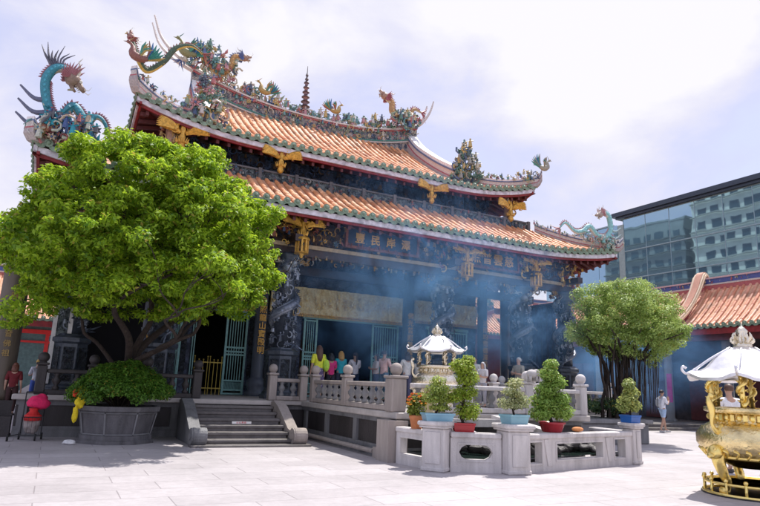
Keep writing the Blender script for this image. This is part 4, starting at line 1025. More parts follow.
# second light blue tray: pale variegated
x, y, z = 7.75, 9.22, .881
o = thing('potted_bonsai', 'pale variegated bonsai in a light blue tray on the middle parapet pillar', 'bonsai', (x, y, z), 0, 'bonsai round the pond parapet')
tray(o, x, y, z, .48, .3, .17, (.24, .45, .52), .1)
pads_plant(o, [(x+.02, y, z+.74, .18, .16, .09), (x-.05, y, z+.58, .2, .16, .08), (x-.2, y, z+.38, .18, .15, .1), (x+.22, y, z+.4, .17, .15, .11), (x, y, z+.35, .2, .15, .08), (x+.1, y, z+.5, .14, .12, .07)], [([(x, y, z+.14), (x-.04, y, z+.3), (x+.03, y, z+.5), (x, y, z+.72)], .022), ([(x, y, z+.25), (x+.2, y, z+.38)], .01), ([(x, y, z+.25), (x-.18, y, z+.36)], .01)], (.16, .22, .08), (.50, .50, .28), .04, 4500)
# big layered bonsai in red bowl
x, y, z = 9.05, 9.62, .70
o = thing('potted_bonsai', 'largest bonsai, layered like a cone, in a red bowl on the long parapet', 'bonsai', (x, y, z), 0, 'bonsai round the pond parapet')
tray(o, x, y, z, .50, .4, .2, (.36, .02, .03), 0, True)
pads_plant(o, [(x+.02, y, z+1.34, .16, .15, .1), (x-.06, y, z+1.15, .22, .2, .12), (x+.12, y, z+.98, .26, .2, .13), (x-.12, y, z+.85, .26, .22, .12), (x+.2, y, z+.66, .27, .22, .12), (x-.26, y, z+.6, .26, .22, .13), (x+.28, y, z+.4, .26, .22, .14), (x-.3, y, z+.36, .24, .22, .12), (x, y, z+.45, .25, .22, .14)], [([(x, y, z+.15), (x-.06, y, z+.4), (x+.05, y, z+.7), (x-.03, y, z+1.0), (x, y, z+1.3)], .04), ([(x, y, z+.4), (x+.25, y, z+.4)], .015), ([(x, y, z+.4), (x-.25, y, z+.45)], .015)], (.12, .23, .04), (.30, .42, .09), .045, 6500)
# blue pot shrub on the right pillar
x, y, z = 11.66, 9.9, .881
o = thing('potted_bonsai', 'yellow-green loose shrub in a deep blue pot on the rightmost parapet pillar', 'bonsai', (x, y, z), 0, 'bonsai round the pond parapet')
tray(o, x, y, z, .36, .3, .17, (.03, .13, .42), .1)
pads_plant(o, [(x, y, z+.85, .15, .14, .12), (x+.06, y, z+.66, .2, .18, .13), (x-.06, y, z+.48, .24, .2, .13), (x+.1, y, z+.38, .2, .18, .12), (x-.2, y, z+.34, .16, .14, .1)], [([(x, y, z+.14), (x+.03, y, z+.4), (x, y, z+.8)], .02)], (.15, .22, .06), (.42, .45, .14), .05, 5000)
o = thing('bread_loaf', 'small orange-brown packet lying on the long parapet beside the red bowl', 'packet', (9.75, 9.62, .70))
t = MB(); t.smooth = True; t.col = (.62, .26, .1); t.ball((9.75, 9.62, .755), .15, 12, 8, (1, .5, .35)); t.build('wrapper', M['cloth'], o)
# little statues
def figurine(x, y, z, h, col, label, name='small_statue', m=None):
    o = thing(name, label, 'statue', (x, y, z)); t = MB(); t.col = col; t.smooth = True
    t.lathe([(.2*h, 0), (.22*h, .06*h), (.14*h, .1*h), (.2*h, .2*h), (.17*h, .45*h), (.2*h, .6*h), (.12*h, .74*h), (.06*h, .78*h), (.1*h, .84*h), (.11*h, .9*h), (.06*h, .99*h), (.01*h, 1.02*h)], x, y, z, 12)
    for s in (-1, 1): t.tube([(x+s*.18*h, y, z+.66*h), (x+s*.24*h, y-.04*h, z+.45*h), (x+s*.05*h, y-.17*h, z+.5*h)], [.05*h, .05*h, .035*h], 7)
    t.build('figure', m or M['ceramic'], o); return o
figurine(7.0, 11.0, .96, .5, (.62, .50, .28), 'small cream and gold robed figurine in front of the balustrade vases')
figurine(10.3, 11.02, .96, .36, (.72, .72, .72), 'small white figurine left of the large cone-shaped bonsai')
# stone elephant on the balustrade post
o = thing('stone_elephant', 'small pale stone elephant standing on a post of the front balustrade', 'statue', (9.86, 11.28, 1.7))
t = MB(); t.smooth = True; x, y, z = 9.86, 11.1, 1.71
t.ball((x, y, z+.17), .13, 12, 8, (1.15, .8, .8)); t.ball((x+.13, y, z+.2), .085, 10, 8)
t.tube(cr([(x+.18, y, z+.2), (x+.24, y, z+.12), (x+.23, y, z+.03), (x+.26, y, z+.01)], 3), .028, 6)
for sx in (-.09, .09):
    for sy in (-.05, .05): t.tube([(x+sx, y+sy, z), (x+sx, y+sy, z+.12)], .035, 7)
for sy in (-1, 1): t.ball((x+.1, y+sy*.08, z+.2), .06, 8, 6, (.8, .3, 1.2))
t.build('body', M['stone_pale'], o)

M['stone_mid'] = mat('stone_mid', (.12, .115, .12), .65, var=.3, scale=6, bump=.4, bscale=30, stain=(2.5, .5, .55), streak=True)
# octagonal stone planter
pl = thing('octagonal_planter', 'dark octagonal stone planter with pale framed panels, holding a big shrub', 'planter', (1.45, 15.5, 0))
def octa(r, z, a0=PI/8): return [(1.45+r*math.cos(a0+k*PI/4), 15.5+r*math.sin(a0+k*PI/4), z) for k in range(8)]
b = MB()
rings = [octa(.86, 0), octa(.86, .07), octa(.80, .09), octa(.80, .17), octa(.74, .2), octa(.84, .66), octa(.92, .70), octa(.93, .8), octa(.82, .8), octa(.8, .68)]
vs = [p for r_ in rings for p in r_]; b.add(vs, [(8*i+k, 8*i+(k+1) % 8, 8*i+8+(k+1) % 8, 8*i+8+k) for i in range(len(rings)-1) for k in range(8)]); b.build('basin', M['stone_mid'], pl)
b = MB(); lo, hi = octa(.755, .2), octa(.852, .66)
for k in range(8):
    a, c_, d_, e_ = V(*lo[k]), V(*lo[(k+1) % 8]), V(*hi[(k+1) % 8]), V(*hi[k]); 
    nrm = (c_-a).cross(e_-a).normalized(); nrm = nrm if nrm.dot(a-V(1.45, 15.5, .2)) > 0 else -nrm
    o_ = nrm*.01
    for p, q in ((a, c_), (c_, d_), (d_, e_), (e_, a)): b.tube([p+o_+(q-p)*.02, q+o_-(q-p)*.02], .017, 4)
b.build('panel_frames', M['stone_grey'], pl)
b = MB(); b.add(octa(.81, .74), [tuple(range(8))]); b.build('soil', M['soil'], pl)
sh = thing('planter_shrub', 'dense dark green shrub overflowing the octagonal stone planter', 'shrub', (1.45, 15.5, .74))
cl_ = []
for i in range(95):
    a = random.random()*2*PI; q = math.sqrt(random.random()); cl_.append((1.5+.98*q*math.cos(a), 15.4+.85*q*math.sin(a), .98+.62*(1-q*q)+.1*random.random(), .25, .25, .19))
P, N_, S_, C = clump_leaves(cl_, 6500, .07, (.035, .11, .015), (.20, .40, .05), .3)
leaf_mesh('foliage', M['leaf'], P, N_, S_, C, sh)
b = MB()
for i in range(14): a = i*.45; b.tube([(1.45+.1*math.cos(a), 15.5+.1*math.sin(a), .74), (1.45+.6*math.cos(a), 15.5+.5*math.sin(a), 1.15)], [.02, .008], 5)
b.build('stems', M['bark'], sh)

random.seed(23); NR = np.random.default_rng(23)
# big tree ------------------------------------------------------------
tr = thing('camphor_tree', 'large spreading bright green tree rising behind the octagonal planter', 'tree', (1.55, 16.25, PZ*0))
tr['label'] = 'large spreading bright green tree with crooked dark limbs, left of the stairs'
tk = MB(); tips = []
BX, BY, BZ = 1.55, 16.1, .7
crown_c = V(1.55, 15.3, 4.55)
def crown_r(d):   # ellipsoid-ish radii, fuller on the right and low
    return V(3.25, 3.0, 2.35)
def limb(p, d, L_, r, lev):
    pts = [p]; dd = d.normalized()
    k = 5
    for i in range(k):
        dd = (dd+V(random.uniform(-.62, .62), random.uniform(-.5, .5), random.uniform(-.2, .4))).normalized(); pts.append(pts[-1]+dd*L_/k)
    sm = cr(pts, 3); tk.tube(sm, [r*(1-.45*i/(len(sm)-1)) for i in range(len(sm))], 8 if lev < 2 else 5)
    if lev >= 3: tips.append(pts[-1]); return
    for i in range(3 if lev else 2):
        q = pts[random.choice((3, 4, 5)) if i else 5]
        nd = (dd+V(random.uniform(-.9, .9), random.uniform(-.9, .9), random.uniform(-.1, .6))).normalized(); limb(q, nd, L_*.72, r*.55, lev+1)
tk.smooth = True
for d, L_, r in ((V(-.55, -.15, .8), 2.1, .10), (V(.55, .1, .8), 2.2, .11), (V(.15, -.6, .8), 1.9, .08), (V(-.15, .45, .9), 2.1, .09), (V(.9, -.3, .45), 2.1, .07), (V(-.8, .3, .9), 1.7, .06)):
    s0 = V(BX, BY, BZ+.75)+V(random.uniform(-.05, .05), 0, random.uniform(0, .2)); limb(s0, d, L_, r, 0)
tk.tube(cr([(BX, BY, 0), (BX-.02, BY, BZ+.3), (BX+.06, BY, BZ+.6), (BX+.02, BY, BZ+1.05)], 4), [.22-.007*i for i in range(13)], 12)
tk.build('trunk', M['bark'], tr)
cl_ = []; lobes = []
ga = PI*(3-math.sqrt(5))
for i in range(66):
    zf_ = 1-1.62*(i+.5)/66; rr_ = math.sqrt(max(0, 1-zf_*zf_)); a = i*ga
    d = V(rr_*math.cos(a), rr_*math.sin(a), zf_); q = random.uniform(.76, 1.0)
    rzz = 2.75 if d.z > 0 else 2.1
    lobes.append((V(1.58+d.x*2.72*q, 15.35+d.y*2.4*q, 4.4+d.z*rzz*q), d, random.uniform(.42, .85)))
for c_, d, rad in lobes:
    for k in range(int(38*rad)):
        e = V(*NR.normal(0, 1, 3)).normalized(); e = (e+d*.75+V(0, 0, .35)).normalized(); q = random.uniform(.5, 1.15)
        p = c_+V(e.x*rad*q, e.y*rad*q, e.z*rad*q*.72); sz = random.uniform(.11, .24); cl_.append((p.x, p.y, p.z, sz, sz, sz*.7))
for i in range(60):
    x_ = random.uniform(-1.3, 3.4); y_ = random.uniform(13.6, 16.6); sz = random.uniform(.14, .24); cl_.append((x_, y_, 2.75+.08*(x_-1.5)**2*(-1)+random.uniform(-.15, .5)+.25, sz, sz, sz*.8))
for i in range(230):
    d = V(*NR.normal(0, 1, 3)).normalized(); q = .86*random.random()**.4; sz = random.uniform(.2, .32); cl_.append((1.58+d.x*2.6*q, 15.35+d.y*2.3*q, 4.35+d.z*(2.6 if d.z > 0 else 1.7)*q, sz, sz, sz*.65))
for t_ in tips:
    if -1.6 < t_.x < 3.9 and t_.z > 2.6: cl_.append((t_.x, t_.y, t_.z, .3, .3, .2))
P, N_, S_, C = clump_leaves(cl_, 2000, .115, (.06, .17, .014), (.46, .66, .04), .15)
leaf_mesh('crown', M['leaf'], P, N_, S_, C, tr, aspect=.42, jit=.75)

# right tree ------------------------------------------------------------
t2 = thing('banyan_tree', 'round olive green tree with hanging aerial roots, right of the hall', 'tree', (16.8, 14.2, 0))
tk = MB(); tk.smooth = True; tips = []
for k in range(9):
    a = k*.7; px_, py_ = 16.2+.35*math.cos(a), 14.4+.3*math.sin(a)
    tk.tube(cr([(px_, py_, .3), (px_+random.uniform(-.15, .15), py_, 1.2), (px_+random.uniform(-.3, .3), py_, 2.2), (px_+.5*math.cos(a), py_+.4*math.sin(a), 3.2+random.random())], 4), [.065-.0035*i for i in range(13)], 7)
for k in range(12):
    a = k*.52; s0 = V(16.8+.5*math.cos(a), 14.2+.4*math.sin(a), 2.6); tk.tube([s0, s0+V(.6*math.cos(a), .5*math.sin(a), .6), s0+V(1.4*math.cos(a), 1.2*math.sin(a), .9)], [.05, .035, .012], 5)
for k in range(150):
    a = random.random()*2*PI; q = .1+random.random()*.85; tk.tube([(16.8+q*math.cos(a), 14.2+q*math.sin(a), 2.9), (16.8+q*.95*math.cos(a)+random.uniform(-.1, .1), 14.2+q*.9*math.sin(a), .9+random.random())], .009, 4)
tk.build('trunk', M['bark'], t2)
cl_ = []
for i in range(430):
    d = NR.normal(0, 1, 3); d /= np.linalg.norm(d)
    q = .35+.62*random.random()**.6; rzz = 1.75 if d[2] > 0 else 1.25
    if d[2] < -.55 and (abs(d[0]) > .55 or random.random() < .4): continue
    lump = 1+.1*math.sin(d[0]*6)*math.cos(d[2]*7+d[1]*4)
    s_ = random.uniform(.15, .34); cl_.append((16.85+d[0]*2.0*q*lump, 14.3+d[1]*2.0*q*lump, 3.72+d[2]*rzz*q*lump, s_, s_, s_*.75))
P, N_, S_, C = clump_leaves(cl_, 2600, .075, (.15, .26, .05), (.52, .66, .20), .3)
leaf_mesh('crown', M['leaf_thin'], P, N_, S_, C, t2, aspect=.5)
o = thing('tree_bed', 'long dark stone bed at the foot of the olive green tree', 'planter', (15.1, 14.6, 0))
b = MB(); b.bbox(13.4, 16.85, 13.6, 15.9, 0, .62, .03); b.bbox(13.3, 16.95, 13.5, 16.0, .622, .74, .02); b.build('bed', M['stone_grey'], o)
o = thing('bed_shrubs', 'low dark bluish shrubs filling the stone bed under the olive green tree', 'shrubs', (15.1, 14.6, .74))
cl_ = [(13.7+2.8*random.random(), 13.9+1.6*random.random(), .95+.35*random.random(), .25, .25, .2) for i in range(46)]
P, N_, S_, C = clump_leaves(cl_, 3000, .08, (.03, .07, .03), (.09, .16, .06), .3); leaf_mesh('foliage', M['leaf'], P, N_, S_, C, o)

# ------------------------------------------------------------------ INCENSE BURNERS
def burner(loc, label, body, dome, posts, tree_scale=1.0, base=True):
    o = thing('incense_burner', label, 'incense burner', loc, 0, 'roofed incense burners')
    def mk(f, name, m, par=o): q = MB(); f(q); return q.build(name, m, par, world=False)
    k = tree_scale
    def belly(q):
        q.smooth = True
        q.lathe([(.30*k, .42*k), (.5*k, .5*k), (.70*k, .62*k), (.80*k, .78*k), (.80*k, .92*k), (.72*k, 1.04*k), (.60*k, 1.10*k), (.56*k, 1.14*k), (.56*k, 1.26*k), (.66*k, 1.29*k), (.66*k, 1.36*k), (.58*k, 1.36*k), (.55*k, 1.25*k), (.01, 1.22*k)], n=40)
    def beads(q):
        for i in range(20):
            a = i*PI/10; q.ball((.58*k*math.cos(a), .58*k*math.sin(a), 1.2*k), .045*k, 8, 6)
            q.box(.59*k*math.cos(a+PI/20), .59*k*math.sin(a+PI/20), 1.2*k, .03*k, .06*k, .09*k, a+PI/20)
        q.smooth = True; q.lathe([(.64*k, 0), (.68*k, .02*k), (.68*k, .05*k), (.64*k, .07*k)], 0, 0, .56*k, 40)
        for i in range(28):
            a = i*2*PI/28; q.tube(cr([(.66*k*math.cos(a), .66*k*math.sin(a), .58*k), (.73*k*math.cos(a+.08), .73*k*math.sin(a+.08), .66*k), (.76*k*math.cos(a), .76*k*math.sin(a), .7*k)], 3), .018*k, 5)
    bl = mk(belly, 'bowl', M['brass_worn'] if body is M['brass'] else M['silver_gold']); mk(beads, 'bowl_mouldings', body, bl)
    def ash(q): q.add([(.56*k*math.cos(a), .56*k*math.sin(a), 1.27*k) for a in np.linspace(0, 2*PI, 25)[:-1]], [tuple(range(24))])
    mk(ash, 'ash', M['soil'], bl)
    # legs with beast heads
    for i in range(3):
        a = R(172)+i*2*PI/3; c, s = math.cos(a), math.sin(a)
        def leg(q):
            q.smooth = True
            q.tube(cr([(.66*k*c, .66*k*s, .74*k), (.74*k*c, .74*k*s, .58*k), (.66*k*c, .66*k*s, .36*k), (.58*k*c, .58*k*s, .2*k), (.62*k*c, .62*k*s, .09*k), (.70*k*c, .70*k*s, .07*k)], 4), [.08*k, .10*k, .11*k, .11*k, .10*k, .095*k, .09*k, .085*k, .08*k, .07*k, .075*k, .07*k, .065*k, .062*k, .06*k, .065*k, .075*k, .08*k, .085*k, .08*k, .06*k], 10)
            q.ball((.78*k*c, .78*k*s, .66*k), .12*k, 10, 8); q.ball((.88*k*c, .88*k*s, .61*k), .06*k, 8, 6, (1, 1, .8))
            for sg in (-1, 1): q.ball((.85*k*c-s*sg*.06*k, .85*k*s+c*sg*.06*k, .71*k), .03*k, 6, 5); q.cone((.74*k*c-s*sg*.1*k, .74*k*s+c*sg*.1*k, .72*k), (.70*k*c-s*sg*.14*k, .70*k*s+c*sg*.14*k, .83*k), .04*k, 6)
        mk(leg, 'leg', body)
    # two big upright handles
    for a in (R(176), R(356)):
        c, s = math.cos(a), math.sin(a)
        def handle(q):
            q.smooth = True
            q.tube(cr([(.62*k*c, .62*k*s, 1.08*k), (.76*k*c, .76*k*s, .98*k), (.88*k*c, .88*k*s, 1.1*k), (.86*k*c, .86*k*s, 1.3*k), (.92*k*c, .92*k*s, 1.48*k), (.84*k*c, .84*k*s, 1.54*k)], 4), [.035*k+.012*k*math.sin(i*.6) for i in range(21)], 8, flat=1.3)
            q.ball((.86*k*c, .86*k*s, 1.53*k), .05*k, 8, 6)
        mk(handle, 'handle', body)
    # posts with dragons
    for i in range(6):
        a = R(205)+i*PI/3; c, s = math.cos(a), math.sin(a); pr = .56*k
        def post(q):
            q.smooth = True; q.tube([(pr*c, pr*s, 1.36*k), (pr*c, pr*s, 1.86*k)], .04*k, 10)
            pts = [(pr*c+.06*k*math.cos(t*9+a), pr*s+.06*k*math.sin(t*9+a), (1.38+.46*t)*k) for t in np.linspace(0, 1, 18)]
            q.tube(pts, [.018*k+.02*k*abs(math.sin(j*1.3)) for j in range(18)], 7)
            for j in range(14): z = (1.39+.034*j)*k; aa = j*2.1+a; q.cone((pr*c+.045*k*math.cos(aa), pr*s+.045*k*math.sin(aa), z), (pr*c+.1*k*math.cos(aa), pr*s+.1*k*math.sin(aa), z+.03*k), .022*k, 5)
        mk(post, 'post', posts)
    # roof: 6-sided dome with upturned tips
    def roof(q):
        q.smooth = True; prof = [(1.0, 1.82), (.94, 1.845), (.8, 1.9), (.66, 2.0), (.52, 2.14), (.38, 2.25), (.22, 2.33), (.1, 2.37)]
        n_ = 48; vs = []
        for (r, z) in prof:
            for j in range(n_):
                a = 2*PI*j/n_+R(205); w = abs(math.cos(3*(2*PI*j/n_)))**6; sr = r*(.84+.08*w) if r > .7 else r*(.88+.05*w)
                vs.append((sr*k*math.cos(a), sr*k*math.sin(a), (z+(.09*w if r > .9 else .04*w if r > .75 else 0))*k))
        q.add(vs, [(i*n_+j, i*n_+(j+1) % n_, (i+1)*n_+(j+1) % n_, (i+1)*n_+j) for i in range(len(prof)-1) for j in range(n_)])
        q.add([(x, y, z-.05*k) for x, y, z in vs[:n_]]+vs[:n_], [(j, (j+1) % n_, n_+(j+1) % n_, n_+j) for j in range(n_)])
        q.add([(x, y, z-.05*k) for x, y, z in vs[:n_]]+[(x*.5, y*.5, 1.86*k) for x, y, z in vs[:n_]], [(j, n_+j, n_+(j+1) % n_, (j+1) % n_) for j in range(n_)]+[tuple(range(n_, 2*n_))])
    rf = mk(roof, 'roof', dome)
    def ribs(q):
        q.smooth = True
        for i in range(6):
            a = R(205)+i*PI/3; c, s = math.cos(a), math.sin(a)
            q.tube(cr([(.2*k*c, .2*k*s, 2.34*k), (.52*k*c, .52*k*s, 2.15*k), (.8*k*c, .8*k*s, 1.95*k), (.92*k*c, .92*k*s, 1.88*k), (1.0*k*c, 1.0*k*s, 1.94*k), (.98*k*c, .98*k*s, 2.0*k), (.93*k*c, .93*k*s, 1.97*k)], 4), .022*k, 6)
    mk(ribs, 'roof_ribs', dome, rf)
    def fin(q):
        q.smooth = True; q.lathe([(.14, 0), (.15, .03), (.09, .08), (.12, .14), (.06, .2), (.1, .27), (.04, .34), (.0, .36)], 0, 0, 2.35*k, 14)
        q.v = [(x*k, y*k, (z-2.35*k)*k+2.35*k) for x, y, z in q.v]; q.smooth = False
        for i in range(9):
            a = i*2*PI/9
            for (r0, h, l) in ((.08, .06, .09), (.055, .13, .08)): q.tube(cr([(r0*k*math.cos(a), r0*k*math.sin(a), (2.37+h*.6)*k), ((r0+l)*k*math.cos(a), (r0+l)*k*math.sin(a), (2.40+h)*k), ((r0+l*.8)*k*math.cos(a), (r0+l*.8)*k*math.sin(a), (2.47+h)*k)], 3), [.03*k, .032*k, .03*k, .025*k, .02*k, .014*k, .006*k], 5)
        q.cone((0, 0, 2.55*k), (0, 0, 2.78*k), .04*k, 7)
    mk(fin, 'flame_finial', M['silver_gold'], rf)
    if base:
        def ring(q):
            q.smooth = True; q.lathe([(.70*k, 0), (.76*k, 0), (.76*k, .05*k), (.70*k, .05*k), (.70*k, 0)], 0, 0, 0, 40); q.lathe([(.70*k, 0), (.74*k, -.0), (.74*k, .035*k), (.70*k, .035*k), (.70*k, 0)], 0, 0, .17*k, 40)
            for i in range(16): a = i*PI/8; q.tube([(.73*k*math.cos(a), .73*k*math.sin(a), 0), (.73*k*math.cos(a), .73*k*math.sin(a), .22*k)], .022*k, 7); q.ball((.73*k*math.cos(a), .73*k*math.sin(a), .24*k), .035*k, 8, 5)
        mk(ring, 'base_rail', body)
        def slab(q): q.lathe([(.78*k, 0), (.78*k, .02*k)], 0, 0, 0, 40)
        mk(slab, 'base_plate', M['iron'])
    else:
        def slab(q): q.smooth = True; q.lathe([(.6*k, 0), (.62*k, .1*k), (.5*k, .2*k), (.4*k, .3*k), (.42*k, .45*k)], 0, 0, 0, 30)
        mk(slab, 'foot', body)
    return o
burner((10.22, 6.3, 0), 'big polished gold incense burner with white metal roof, at the right edge of the yard', M['brass'], M['silver'], M['brass'], 1.0)
burner((8.97, 13.8, PZ), 'silvery gold incense burner in smoke, on the projecting platform before the hall', M['silver_gold'], M['silver'], M['silver_gold'], .80, base=False)

# ------------------------------------------------------------------ PEOPLE
def skin_mesh(verts, edges, radii, name, m, parent, sub=2, root=0):
    me = bpy.data.meshes.new(name); me.from_pydata(verts, edges, [])
    o = bpy.data.objects.new(name, me); COL.objects.link(o)
    o.modifiers.new('s', 'SKIN'); o.modifiers.new('u', 'SUBSURF').levels = sub
    sv = me.skin_vertices[0] if me.skin_vertices else None
    if sv is None:
        return o
    for i, r in enumerate(radii):
        sv.data[i].radius = r if isinstance(r, tuple) else (r, r); sv.data[i].use_root = (i == root)
    bpy.context.view_layer.update(); dg_ = bpy.context.evaluated_depsgraph_get()
    m2 = bpy.data.meshes.new_from_object(o.evaluated_get(dg_)); bpy.data.objects.remove(o); bpy.data.meshes.remove(me)
    m2.materials.clear(); m2.materials.append(m); m2.name = name
    m2.polygons.foreach_set('use_smooth', [True]*len(m2.polygons))
    r_ = bpy.data.objects.new(name, m2); link(r_, parent); return r_
def paint(o, col):
    at = o.data.color_attributes.new('Col', 'FLOAT_COLOR', 'CORNER'); at.data.foreach_set('color', np.tile(np.array([*col, 1], dtype=np.float32), len(o.data.loops)))
def person(loc, face, H, label, shirt, bottom, hair, long_hair=0, skirt=False, shorts=False, arms='down', stride=0, bag=None, pony=False, seated=False):
    """facing -Y at face=0"""
    o = thing('person', label, 'person', loc, face)
    k = H/1.7
    v, e, r = [], [], []
    def add(p, rad, par=None):
        v.append((p[0]*k, p[1]*k, p[2]*k)); r.append(tuple(q*k for q in rad) if isinstance(rad, tuple) else rad*k)
        if par is not None: e.append((par, len(v)-1))
        return len(v)-1
    pel = add((0, 0, .93), (.135, .10)); sp = add((0, 0, 1.1), (.125, .09), pel); ch = add((0, 0, 1.3), (.15, .10), sp); nb = add((0, .005, 1.42), (.07, .06), ch)
    nk = add((0, 0, 1.49), .048, nb); hd = add((0, -.01, 1.56), (.068, .078), nk); ht = add((0, -.005, 1.64), (.07, .08), hd); top = add((0, 0, 1.68), (.045, .05), ht)
    arm = {}
    for s in (-1, 1):
        hip = add((s*.09, 0, .88), (.09, .09), pel); st_ = stride*s
        kn = add((s*.1, -.02-st_*.12, .49), .058, hip); an = add((s*.1, .02-st_*.3, .09), .038, kn); toe = add((s*.11, -.15-st_*.3, .035), (.04, .03), an)
        sh_ = add((s*.17, 0, 1.37), .056, ch)
        if arms == 'pray': el = (s*.22, -.1, 1.12); wr = (s*.05, -.27, 1.27); hn = (s*.025, -.27, 1.36)
        elif arms == 'fold': el = (s*.23, -.06, 1.12); wr = (s*.04, -.24, 1.15); hn = (s*-.03, -.25, 1.17)
        else: el = (s*.22, .02, 1.1); wr = (s*.235, -.05, .86); hn = (s*.235, -.07, .78)
        el_ = add(el, .042, sh_); w_ = add(wr, .028, el_); h_ = add(hn, (.036, .02), w_)
        dv = (V(*hn)-V(*wr)).normalized(); sd = V(0, 1, 0) if arms != 'fold' else V(0, 0, 1)
        for j in range(4): 
            off = sd*(.013*(j-1.5)*1.6); L1 = .05+.012*(1-abs(j-1.5)*.5)
            f1 = add(tuple(V(*hn)+off+dv*L1), .0095, h_); add(tuple(V(*hn)+off*1.05+dv*(L1+.035)+V(-s*.008, 0, 0)), .008, f1)
        add(tuple(V(*hn)+sd*-.035+dv*.012), .01, h_)
        arm[s] = (el, wr)
    body = skin_mesh(v, e, r, 'body', M['skin'], o)
    # face features merged in one mesh child
    f = MB(); f.col = (.48, .28, .2); f.smooth = True
    f.tube([(0, -.083*k, 1.60*k), (0, -.103*k, 1.56*k)], [.009*k, .016*k], 6)
    for s in (-1, 1): f.col = (.46, .27, .2); f.ball((s*.074*k, 0, 1.575*k), .02*k, 7, 5, (.5, 1, 1.5)); f.col = (.03, .02, .02); f.ball((s*.027*k, -.078*k, 1.605*k), .009*k, 6, 4)
    f.col = (.35, .1, .09); f.ball((0, -.082*k, 1.53*k), .018*k, 7, 4, (1.3, .5, .35)); f.build('face', M['cloth'], o, world=False)
    # shirt
    v, e, r = [], [], []
    a = add((0, 0, 1.06), (.155, .115)); b2 = add((0, 0, .84), (.175, .135), a); c2 = add((0, 0, 1.2), (.15, .112), a); d2 = add((0, 0, 1.35), (.155, .108), c2); add((0, .005, 1.44), (.08, .07), d2)
    for s in (-1, 1):
        el, wr = arm[s]; q = add((s*.175, 0, 1.375), .07, d2); mid = V(s*.175, 0, 1.375).lerp(V(*el), .95); q2 = add(tuple(mid), .06, q)
    so = skin_mesh(v, e, r, 'shirt', M['cloth'], o); paint(so, shirt)
    # bottoms
    if skirt:
        t = MB(); t.smooth = True; n_ = 24; vs = []
        for (rr, z) in ((.13, 1.0), (.155, .92), (.2, .7), (.235, .45), (.24, .36), (.22, .37)):
            for j in range(n_): a_ = 2*PI*j/n_; q = rr*(1+.06*math.sin(6*a_)*(1.0-z)); vs.append((q*k*math.cos(a_)*1.05, q*k*math.sin(a_)*.85, z*k))
        t.col = bottom; t.add(vs, [(i*n_+j, i*n_+(j+1) % n_, (i+1)*n_+(j+1) % n_, (i+1)*n_+j) for i in range(5) for j in range(n_)])
        so2 = t.build('skirt', M['cloth_print'] if isinstance(skirt, str) else M['cloth'], o, world=False)
    else:
        v, e, r = [], [], []
        p_ = add((0, 0, 1.02), (.14, .11))
        for s in (-1, 1):
            st_ = stride*s
            h_ = add((s*.09, 0, .86), (.105, .105), p_); kn = add((s*.1, -.02-st_*.12, .5 if not shorts else .56), .078 if not shorts else .088, h_)
            if not shorts: add((s*.1, .02-st_*.3, .12), .056, kn)
        so2 = skin_mesh(v, e, r, 'trousers' if not shorts else 'shorts', M['cloth'], o); paint(so2, bottom)
    t = MB(); t.smooth = True; t.col = (.08, .07, .07) if not shorts else (.6, .6, .6)
    for s in (-1, 1): st_ = stride*s; t.tube([(s*.1*k, (.06-st_*.3)*k, .04*k), (s*.105*k, (-.08-st_*.3)*k, .04*k), (s*.11*k, (-.19-st_*.3)*k, .03*k)], [.045*k, .048*k, .035*k], 8, flat=.8)
    t.build('shoes', M['cloth'], o, world=False)
    # hair
    t = MB(); t.smooth = True; t.col = hair
    n_, m_ = 16, 8; vs = []
    for i in range(m_+1):
        th = PI*.62*i/m_
        for j in range(n_):
            a_ = 2*PI*j/n_; fr_ = max(0, -math.sin(a_)); lim = 1-.52*fr_*(i/m_); tt = th*lim
            vs.append((.086*k*math.sin(tt)*math.cos(a_), (.012+.1*math.sin(tt)*math.sin(a_))*k, (1.605+.103*math.cos(tt))*k))
    t.add(vs, [(i*n_+j, (i+1)*n_+j, (i+1)*n_+(j+1) % n_, i*n_+(j+1) % n_) for i in range(m_) for j in range(n_)])
    if long_hair:
        for j in range(13):
            a_ = PI*(-.05+1.1*j/12); x_, y_ = .08*math.cos(a_), .085*math.sin(a_)+.01
            t.tube([(x_*k, y_*k, 1.62*k), (x_*1.05*k, (y_+.02)*k, 1.5*k), (x_*1.0*k, (y_+.04)*k, (1.5-long_hair*.6)*k), (x_*.7*k, (y_+.04)*k, (1.5-long_hair)*k)], [.022*k, .028*k, .026*k, .008*k], 6)
    if pony: t.tube(cr([(0, .1*k, 1.63*k), (0, .16*k, 1.58*k), (0, .15*k, 1.42*k), (0, .14*k, 1.24*k)], 3), [.02*k, .03*k, .035*k, .036*k, .036*k, .034*k, .03*k, .026*k, .02*k, .008*k], 8)
    t.build('hair', M['hair'], o, world=False)
    if bag:
        c, kind = bag; t = MB(); t.col = c; t.smooth = True
        if kind == 'back':
            t.ball((0, .19*k, 1.2*k), .15*k, 12, 8, (.95, .6, 1.35)); 
            for s in (-1, 1): t.tube(cr([(s*.1*k, .14*k, 1.38*k), (s*.12*k, 0, 1.44*k), (s*.13*k, -.12*k, 1.3*k), (s*.14*k, .02*k, 1.08*k)], 3), .018*k, 5)
        else: t.ball((-.24*k, .05*k, 1.08*k), .15*k, 12, 8, (.7, .9, 1.3)); t.tube(cr([(-.24*k, .05*k, 1.2*k), (-.15*k, .08*k, 1.4*k), (.05*k, .02*k, 1.42*k)], 3), .012*k, 5)
        t.build('bag', M['cloth'], o, world=False)
    return o
